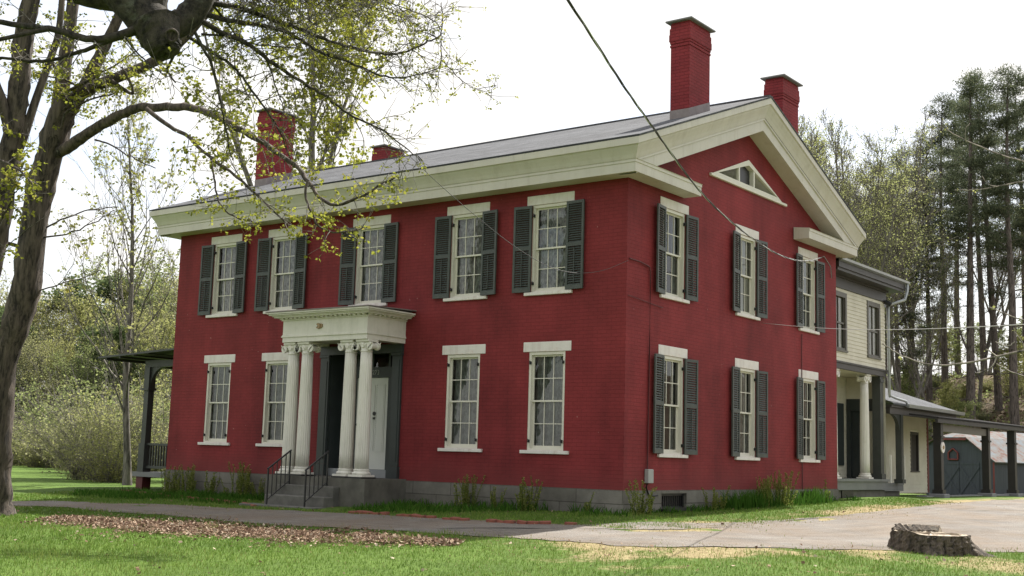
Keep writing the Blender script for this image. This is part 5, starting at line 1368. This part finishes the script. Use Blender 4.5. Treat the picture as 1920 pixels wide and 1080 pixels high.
PROTO = {}
def proto_meshes(kind):
    if kind in PROTO: return PROTO[kind]
    k, s = kind
    global rng
    rng = np.random.default_rng(100+s*7+len(k))
    if k == 'pine':
        m_, b_, C, L = pine(40+s, 30, [.34, .42, .26, .38][s % 4], [1.1, .95, 1.4, 1.2][s % 4])
        r = (tubes_mesh('trunk', m_, M['barkpine'], (0, 0, 0), .03), tubes_mesh('branches', b_, M['barkpine']), leaves_mesh('crown', C, L, L*.095, M['needle'], droop=-.25))
    elif k == 'tall':      # tall bare hardwood with thin spring leaf
        m_, b_, l = grow(np.array((0, 0, -.4)), 22, .20, 60+s, ang=.42, nb=24, first=.42, blen=.29, sub=8, levels=3, fork=2+s % 2, leafd=[.42, .55, .3][s % 3], upb=.6, wob=.05, rmin=.013)
        C, L, Wd, dirs, tint = clusters(l, (2, 7), (.055, .12), spread=.6); r = (tubes_mesh('trunk', m_, M['barkgrey'], (0, 0, 0), .03), tubes_mesh('branches', b_, M['barkgrey']), leaves_mesh('crown', C, L, Wd, M['paleleaf'], dirs=dirs, tint=tint))
    elif k == 'sapling':
        m_, b_, l = grow(np.array((0, 0, -.3)), 9, .07, 80+s, ang=.6, nb=18, first=.2, blen=.4, sub=4, levels=2, fork=1, leafd=.9, upb=.5, wob=.05)
        C, L, Wd, dirs, tint = clusters(l, (4, 9), (.13, .25), spread=.35); r = (tubes_mesh('trunk', m_, M['barkgrey']), tubes_mesh('branches', b_, M['barkgrey']), leaves_mesh('crown', C, L, Wd, M['greenleaf' if s % 2 else 'springleaf'], dirs=dirs, tint=tint))
    elif k == 'evergreen':   # dense dark evergreen
        m_, b_, l = grow(np.array((0, 0, -.3)), 12, .2, 90+s, ang=1.25, nb=56, first=.05, blen=.42, sub=6, levels=2, fork=0, leafd=1, upb=.1, wob=.02)
        C, L, Wd, dirs, tint = clusters(l, (9, 16), (.14, .30), spread=.5); r = (tubes_mesh('trunk', m_, M['barkpine']), tubes_mesh('branches', b_, M['barkpine']), leaves_mesh('crown', C, L, Wd*.8, M['darkleaf'], dirs=dirs, tint=tint))
    elif k == 'broad':     # rounded green tree to the ground
        m_, b_, l = grow(np.array((0, 0, -.3)), 10, .14, 110+s, ang=.8, nb=26, first=.08, blen=.5, sub=7, levels=3, fork=2, leafd=.55, upb=.55, wob=.06, rmin=.009)
        C, L, Wd, dirs, tint = clusters(l, (3, 6), (.07, .15), spread=.4); r = (tubes_mesh('trunk', m_, M['barkgrey']), tubes_mesh('branches', b_, M['barkgrey']), leaves_mesh('crown', C, L, Wd, M[['springleaf', 'greenleaf', 'olive'][s % 3]], dirs=dirs, tint=tint))
    else:                   # bush
        r_ = np.random.default_rng(130+s); b_ = []; l = []
        for q in range(75):
            a = r_.uniform(0, 6.283); rr0 = r_.uniform(0, .5); Q = wobble_path((rr0*math.cos(a), rr0*math.sin(a), -.1), (math.cos(a)*.55+r_.normal(0, .2), math.sin(a)*.55+r_.normal(0, .2), 1), r_.uniform(1.2, 2.7), 6, .12, -.03, r_)
            b_.append((Q, np.linspace(.014, .004, 7)))
            for j in range(9):
                f = r_.uniform(.15, 1); i = min(int(f*6), 5); Q2 = wobble_path(Q[i], r_.normal(0, .8, 3)+np.array([0, 0, .4]), r_.uniform(.2, .6), 3, .2, 0, r_); b_.append((Q2, np.linspace(.005, .002, 4))); l += [Q2[-1], Q2[1], Q2[2]]
        C, L, Wd, dirs, tint = clusters(l, (2, 5), (.03, .075), spread=.15); r = (tubes_mesh('stems', b_, M['barkgrey']), None, leaves_mesh('crown', C, L, Wd, M[['olive', 'springleaf', 'greenleaf'][s % 3]], dirs=dirs, tint=tint))
    PROTO[kind] = r; return r

NAMES = {'pine': 'pine_tree', 'tall': 'hardwood_tree', 'sapling': 'young_tree', 'evergreen': 'evergreen_tree', 'broad': 'leafy_tree', 'bush': 'bush'}
def plant(kind, p, sc, rz, label, cat, group, sz=None):
    me = proto_meshes(kind); root = empty(NAMES[kind[0]], tuple(p), label, cat, group); root.rotation_euler = (0, 0, rz); root.scale = (sc, sc, sz or sc)
    for nm, q in zip(('stems' if kind[0] == 'bush' else 'trunk', 'branches', 'crown'), me):
        if q:
            o_ = bpy.data.objects.new(nm, q); COL.objects.link(o_); o_.parent = root
    return root
R3 = random.Random(17)
# pines on the hill right of the house: picture column, depth, height in the picture top
for (px, D, top) in ((1712, 96, 265), (1688, 92, 300), (1745, 100, 235), (1640, 108, 290), (1665, 124, 350), (1775, 104, 150), (1800, 122, 180), (1822, 92, 105), (1850, 112, 130), (1876, 98, 120), (1905, 90, 92), (1930, 108, 140), (1955, 94, 110), (1595, 120, 330), (1985, 100, 120)):
    p = place(px, D); H = (np.array(at(px, top, D))-p)[2]; s_ = H/30.
    plant(('pine', R3.randrange(4)), p, s_*R3.uniform(.92, 1.08), R3.uniform(0, 6.28), 'tall dark pine with a bare lower trunk on the wooded hillside right of the house', 'pine tree', 'pines on the hillside', s_)
for (px, D, top) in ((1500, 84, 215), (1520, 78, 195), (1545, 88, 200), (1562, 80, 188), (1585, 90, 180), (1603, 83, 205), (1632, 92, 225), (1480, 92, 225), (1675, 100, 300), (1700, 88, 380), (1748, 92, 420), (1838, 100, 340), (1530, 100, 215), (1572, 104, 200), (1612, 104, 230), (1700, 118, 300), (1858, 122, 320), (1668, 132, 320)):
    p = place(px, D); H = (np.array(at(px, top, D))-p)[2]; s_ = H/23.5
    plant(('tall', R3.randrange(4)), p, s_*R3.uniform(1.0, 1.35), R3.uniform(0, 6.28), 'slender hardwood in thin yellow green leaf right of the house', 'tree', 'spring hardwoods right of the house', s_)
for k in range(44):
    px = R3.uniform(1630, 1990); D = R3.uniform(80, 128); p = place(px, D)
    plant(('sapling', R3.randrange(4)), p, R3.uniform(.3, .75), R3.uniform(0, 6.28), 'small understorey sapling in green leaf on the leaf strewn hillside', 'sapling', 'saplings on the hillside')
for k in range(30):
    px = R3.uniform(1650, 1990); D = R3.uniform(76, 112); p = place(px, D)
    plant(('bush', R3.randrange(3)), p, R3.uniform(.4, .8), R3.uniform(0, 6.28), 'low bush on the brown hillside behind the barn', 'bush', 'bushes on the hillside')
# left background
for (px, D, top, kd) in ((-20, 88, 545, 'broad'), (60, 92, 575, 'broad'), (118, 84, 560, 'broad'), (170, 88, 520, 'evergreen'), (205, 96, 505, 'broad'), (262, 92, 530, 'broad'), (300, 86, 515, 'broad'), (330, 96, 500, 'broad'), (30, 78, 640, 'broad'), (90, 74, 640, 'broad'), (150, 72, 655, 'broad'), (365, 84, 520, 'broad'), (228, 78, 600, 'broad'), (-60, 80, 560, 'evergreen'), (185, 74, 610, 'evergreen'), (285, 74, 600, 'broad'), (20, 100, 560, 'tall'), (135, 104, 540, 'tall')):
    p = place(px, D); H = (np.array(at(px, top, D))-p)[2]; s_ = H/{'broad': 10, 'evergreen': 12, 'tall': 22}[kd]
    lab = {'broad': 'rounded green tree in spring leaf in the thicket beyond the left lawn', 'evergreen': 'dense dark evergreen in the thicket beyond the left lawn', 'tall': 'thin bare tree rising above the thicket beyond the left lawn'}[kd]
    plant((kd, R3.randrange(3)), p, s_*R3.uniform(.95, 1.25), R3.uniform(0, 6.28), lab, 'tree', {'broad': 'green trees beyond the left lawn', 'evergreen': 'evergreens beyond the left lawn', 'tall': 'bare trees beyond the left lawn'}[kd], s_)
for (px, D, top, s) in ((35, 64, 760, 2), (70, 60, 790, 1), (105, 60, 770, 0), (145, 56, 745, 1), (-10, 62, 750, 0), (185, 50, 705, 0), (215, 46, 720, 1), (300, 50, 690, 2), (330, 56, 690, 0), (270, 47, 730, 0), (50, 70, 690, 0), (120, 68, 690, 2), (250, 60, 650, 1), (200, 62, 660, 2)):
    p = place(px, D); H = (np.array(at(px, top, D))-p)[2]; s_ = H/2.5
    plant(('bush', s), p, s_*1.05, R3.uniform(0, 6.28), 'tangled olive and green bush at the edge of the lawn left of the house', 'bush', 'bushes left of the house', s_)
for (px, D, top, s) in ((175, 41, 735, 0), (212, 39, 760, 1)):
    p = place(px, D); H = (np.array(at(px, top, D))-p)[2]; s_ = H/2.5
    plant(('bush', s), p, s_*1.0, R3.uniform(0, 6.28), 'yellow green arching bush beside the veranda, nearest to the house' if s == 0 else 'twiggy grey green bush at the foot of the young tree by the veranda', 'bush', None, s_)

# ------------------------------------------------------------------ foundation planting
def shoot_mesh(seed, n, H, R0):
    global rng
    rng = np.random.default_rng(seed); br = []; C = []; dirs = []
    for k in range(n):
        a = rng.uniform(0, 6.28); r = R0*rng.random()**.6; Q = wobble_path((r*math.cos(a), r*math.sin(a), -.05), (math.cos(a)*.10, math.sin(a)*.10, 1), H*rng.uniform(.45, 1.08), 6, .07, 0, rng); br.append((Q, np.linspace(.006, .003, 7)))
        for f in np.linspace(.08, 1, int(H*42)):
            i = min(int(f*6), 5); c = Q[i]*(1-(f*6-i))+Q[i+1]*(f*6-i)
            for q in range(3): C.append(c); a2 = rng.uniform(0, 6.28); dirs.append((math.cos(a2), math.sin(a2), rng.uniform(-.1, .9)))
    C = np.array(C); L = rng.uniform(.022, .052, len(C)); s = tubes_mesh('stems', br, M['shoot']); l = leaves_mesh('foliage', C, L, L*.25, M['shoot'], dirs=np.array(dirs)); return s, l
SH = [shoot_mesh(200+k, n, H, r0) for k, (n, H, r0) in enumerate(((17, .72, .21), (11, .60, .15), (26, .80, .29), (5, .55, .07)))]
spots = [(322, 903, 0, 1.05, 'leftmost in the front bed, by the house corner'), (352, 905, 2, .95, 'second from the left house corner'), (395, 908, 1, 1.15, 'under the leftmost lower window'), (455, 915, 2, 1.05, 'just left of the portico steps'), (425, 912, 3, .9, 'thin, between the leftmost window and the portico'), (485, 918, 1, .9, 'half hidden by the left stair rail'), (872, 945, 2, .85, 'under the lower window right of the portico'), (930, 949, 1, .85, 'in the middle of the front bed right of the portico'), (985, 953, 0, 1.0, 'under the lower window nearest the corner'), (1100, 962, 3, .9, 'alone near the right end of the front bed'), (1203, 962, 0, .98, 'at the house corner below the meter box'), (1335, 945, 1, .9, 'right of the basement window on the gable side'), (1352, 943, 3, 1.1, 'thin, under the first gable window'), (1432, 936, 2, .85, 'tall, below the middle gable window'), (1462, 934, 2, 1.0, 'tallest clump on the gable side'), (1548, 927, 3, 1.2, 'at the far corner of the gable wall')]
for (px, py, k, sc_, where) in spots:
    d_ = at(px, py, 1.)-CAM
    p = CAM+d_*((-.30-CAM[1])/d_[1]) if px < 1160 else CAM+d_*((.30-CAM[0])/d_[0])
    p[2] = float(ground_z(p[0], p[1])); root = empty('garden_shrub', tuple(p), 'yellow green upright shrub '+where, 'shrub', 'shrubs along the foundation'); root.scale = (sc_, sc_, sc_); root.rotation_euler = (0, 0, px)
    for nm, q in zip(('stems', 'foliage'), SH[k]):
        o_ = bpy.data.objects.new(nm, q); COL.objects.link(o_); o_.parent = root
def blades_mesh(name, P, H, Wd, mat, seed, lean=.35, tint=None):
    """curved grass blades, two quads and a tip each"""
    r_ = np.random.default_rng(seed); n = len(P); a = r_.uniform(0, 2*math.pi, n); dx = np.stack([np.cos(a), np.sin(a), np.zeros(n)], 1); b = r_.uniform(0, 2*math.pi, n); lv = np.stack([np.cos(b), np.sin(b), np.zeros(n)], 1)*(H*lean*r_.random(n))[:, None]
    up = np.array([0, 0, 1.]); Hc = H[:, None]; w = Wd[:, None]
    V = np.stack([P-dx*w, P+dx*w, P+dx*w*.75+lv*.4+up*Hc*.6, P-dx*w*.75+lv*.4+up*Hc*.6, P+lv*1.1+up*Hc], 1).reshape(-1, 3)
    k = np.arange(n)[:, None]*5; Fq = k+np.array([[0, 1, 2, 3]]); Ft = k+np.array([[3, 2, 4]])
    t = np.clip(r_.random(n) if tint is None else tint, .005, .995)
    uv = np.concatenate([np.repeat(np.stack([t, t], 1), 4, 0), np.repeat(np.stack([t, t], 1), 3, 0)])
    return np_mesh(name, V, [Fq, Ft], mat, uv)
r_ = np.random.default_rng(77)
for k, (xa, xb, n, where) in enumerate(((1362, 1422, 330, 'left one, below the gable between first and middle windows'), (1478, 1545, 330, 'right one, near the far gable corner'), (1395, 1450, 120, 'small one between the tall gable shrubs'))):
    da, db = at(xa, 945, 1.)-CAM, at(xb, 935, 1.)-CAM; pa, pb = CAM+da*((.3-CAM[0])/da[0]), CAM+db*((.3-CAM[0])/db[0]); t = r_.random(n); P = pa[None]*(1-t[:, None])+pb[None]*t[:, None]; P[:, 0] = np.clip(P[:, 0], .12, 9)*0+r_.uniform(.12, .55, n); P[:, 2] = ground_z(P[:, 0], P[:, 1])-.01
    me = blades_mesh('iris_clump', P-P[0], r_.uniform(.2, .46, n), np.full(n, .010), M['iris'], 300+k, .55)
    tag(link('iris_clump', me, None, tuple(P[0])), 'clump of green sword leaved shoots, '+where, 'plant', 'leafy clumps along the gable')

# ground cover in the beds, lawn grass, straw and fallen leaves
def scatter(n, x0, x1, y0, y1, seed): 
    r_ = np.random.default_rng(seed); return r_.uniform(x0, x1, n), r_.uniform(y0, y1, n)
X, Y = scatter(60000, -15.5, .45, -2.4, 11, 1)
bedm = ((Y < -.05) & (Y > -.25-1.9*smooth(1.2, -2, X)) & ~((X > -8.6) & (X < -5.3) & (Y > -2.3))) | ((X > .03) & (Y > -.4))
bedm &= (vnoise(X, Y, 1.6, 21) > -.25); bedm &= ~inside(drive_poly, X, Y); X, Y = X[bedm], Y[bedm]
n = len(X); P = np.stack([X, Y, ground_z(X, Y)-.01], 1)
tag(link('bed_ground_cover', blades_mesh('bed_ground_cover', P, r_.uniform(.04, .17, n)+.14*np.clip(vnoise(X, Y, 1.1, 81), 0, 1)*np.exp(-np.abs(Y+.4)), r_.uniform(.006, .015, n), M['iris'], 5, .9)), 'low green ground cover in the beds at the foot of the house', 'ground cover', kind='stuff')

n0 = 520000
X, Y = scatter(n0, -16, 10.5, -18, 14, 2)
P = np.stack([X, Y, ground_z(X, Y)], 1); v = P-CAM; dep = v@fw; sx = v@RT/dep*F_PX; sy = 540-v@UP/dep*F_PX+0
dd_ = dist_line(drive_poly, X, Y, True); ind_ = inside(drive_poly, X, Y)
keep = (dep > 6) & (abs(sx) < 1010) & (sy < 1130) & (~ind_ | (np.random.default_rng(8).random(n0) < .55*np.exp(-dd_/.22)*(.5+.8*vnoise(X, Y, 1.2, 61))))
keep &= ~((X < .15) & (Y > -.1)) & ~((X > -8.6) & (X < -5.3) & (Y > -2.3) & (Y < 0))
keep &= np.random.default_rng(3).random(n0) < np.clip(1.5-dep/34, .35, 1)
X, Y, dep, ind_ = X[keep], Y[keep], dep[keep], ind_[keep]; n = len(X); dry = dryness(X, Y); r2 = np.random.default_rng(4)
isdry = (r2.random(n) < dry*1.0) | (ind_ & (r2.random(n) < .85)); big = vnoise(X, Y, .5, 31)
thin = (vnoise(X, Y, 2.2, 33) < -.1) & (dry > .45) & (r2.random(n) < .6)
X, Y, dep, dry, isdry, big = X[~thin], Y[~thin], dep[~thin], dry[~thin], isdry[~thin], big[~thin]; n = len(X)
patch = smooth(.25, .7, vnoise(X, Y, .8, 71)*.6+vnoise(X, Y, 2.7, 72)*.5)
isdry = isdry | (r2.random(n) < .30*patch+.05)
tuft = 1+1.0*smooth(.35, .8, vnoise(X, Y, 3.3, 91))*(vnoise(X, Y, .7, 92) > -.1)
tint = np.where(isdry, r2.uniform(.78, 1, n), np.clip(.36+.3*big+.15*vnoise(X, Y, 1.7, 73)+r2.normal(0, .16, n), 0, .74))
H = np.where(isdry, r2.uniform(.012, .035, n), r2.uniform(.022, .055, n)*(1+.35*big)*tuft); P = np.stack([X, Y, ground_z(X, Y)+np.where(inside(drive_poly, X, Y), .006, -.004)], 1)
tag(link('lawn_grass', blades_mesh('lawn_grass', P, H, np.clip(.0028*dep/12, .003, .008)*r2.uniform(.7, 1.4, n), M['grass'], 6, .8, tint)), 'short green lawn grass mixed with dry straw along the drive', 'grass', kind='stuff')

# strip of fallen leaves between the drive and the lawn
lm = np.array([hg(*p)[:2] for p in [(95, 974), (180, 980), (300, 990), (450, 999), (600, 1008), (740, 1016), (860, 1022)]])
lw_ = np.array([.35, .7, 1.0, 1.05, .95, .75, .35])
s = np.concatenate([[0], np.cumsum(np.hypot(*np.diff(lm, axis=0).T))]); n = 26000; t = r2.random(n)*s[-1]
cx = np.interp(t, s, lm[:, 0]); cy = np.interp(t, s, lm[:, 1]); ww = np.interp(t, s, lw_)*(1+.5*vnoise(cx, cy, .9, 44)); off = np.where(r2.random(n) < .8, r2.normal(0, .38, n), r2.normal(0, .85, n))*ww
X = cx+.35*off; Y = cy-off*.95; ok = (vnoise(X, Y, 1.3, 41) > -.95+.35*abs(off)) & ~inside(drive_poly, X, Y); X, Y = X[ok], Y[ok]
# stray leaves over lawn and drive edge
X3, Y3 = scatter(6000, -14, 10, -16, 6, 9); q = (dryness(X3, Y3)*.6+.16 > r2.random(6000)) & ~(inside(drive_poly, X3, Y3) & (dist_line(drive_poly, X3, Y3, True) > .35*r2.random(6000))); X = np.concatenate([X, X3[q]]); Y = np.concatenate([Y, Y3[q]])
z_ok = ~((X < .2) & (Y > -.2)); X, Y = X[z_ok], Y[z_ok]; n = len(X)
rng = np.random.default_rng(55)
C = np.stack([X, Y, ground_z(X, Y)+rng.uniform(.012, .05, n)], 1); L = rng.uniform(.025, .075, n)
tag(link('fallen_leaves', leaves_mesh('fallen_leaves', C, L, L*.38, M['brownleaf'], flat=.55)), 'drift of pale brown fallen leaves between the drive and the front lawn', 'leaves', kind='stuff')
# leaf litter on the hillside
X, Y = scatter(60000, -60, 60, 50, 120, 10); P = np.stack([X, Y, ground_z(X, Y)], 1); v = P-CAM; dep = v@fw; sx = v@RT/dep*F_PX
k_ = (sx > 640) & (sx < 1010) & (forest(X, Y) > .4); P = P[k_]; n = len(P); L = rng.uniform(.12, .32, n)
tag(link('hillside_litter', leaves_mesh('hillside_litter', P+np.array([0, 0, .05]), L, L*.4, M['litter'], flat=.4)), 'brown leaf litter covering the wooded slope', 'leaf litter', kind='stuff')
P2 = P[rng.random(n) < .35]+np.array([0, 0, .15]); n = len(P2); P2 = P2[vnoise(P2[:, 0], P2[:, 1], .16, 51) > -.1]; n = len(P2)
P2 = np.repeat(P2, 5, 0)+rng.normal(0, .3, (len(P2)*5, 3))*np.array([1, 1, .6]); L = rng.uniform(.1, .25, len(P2))
tag(link('hillside_undergrowth', leaves_mesh('hillside_undergrowth', P2, L, L*.4, M['greenleaf'])), 'patchy green undergrowth on the wooded slope', 'undergrowth', kind='stuff')
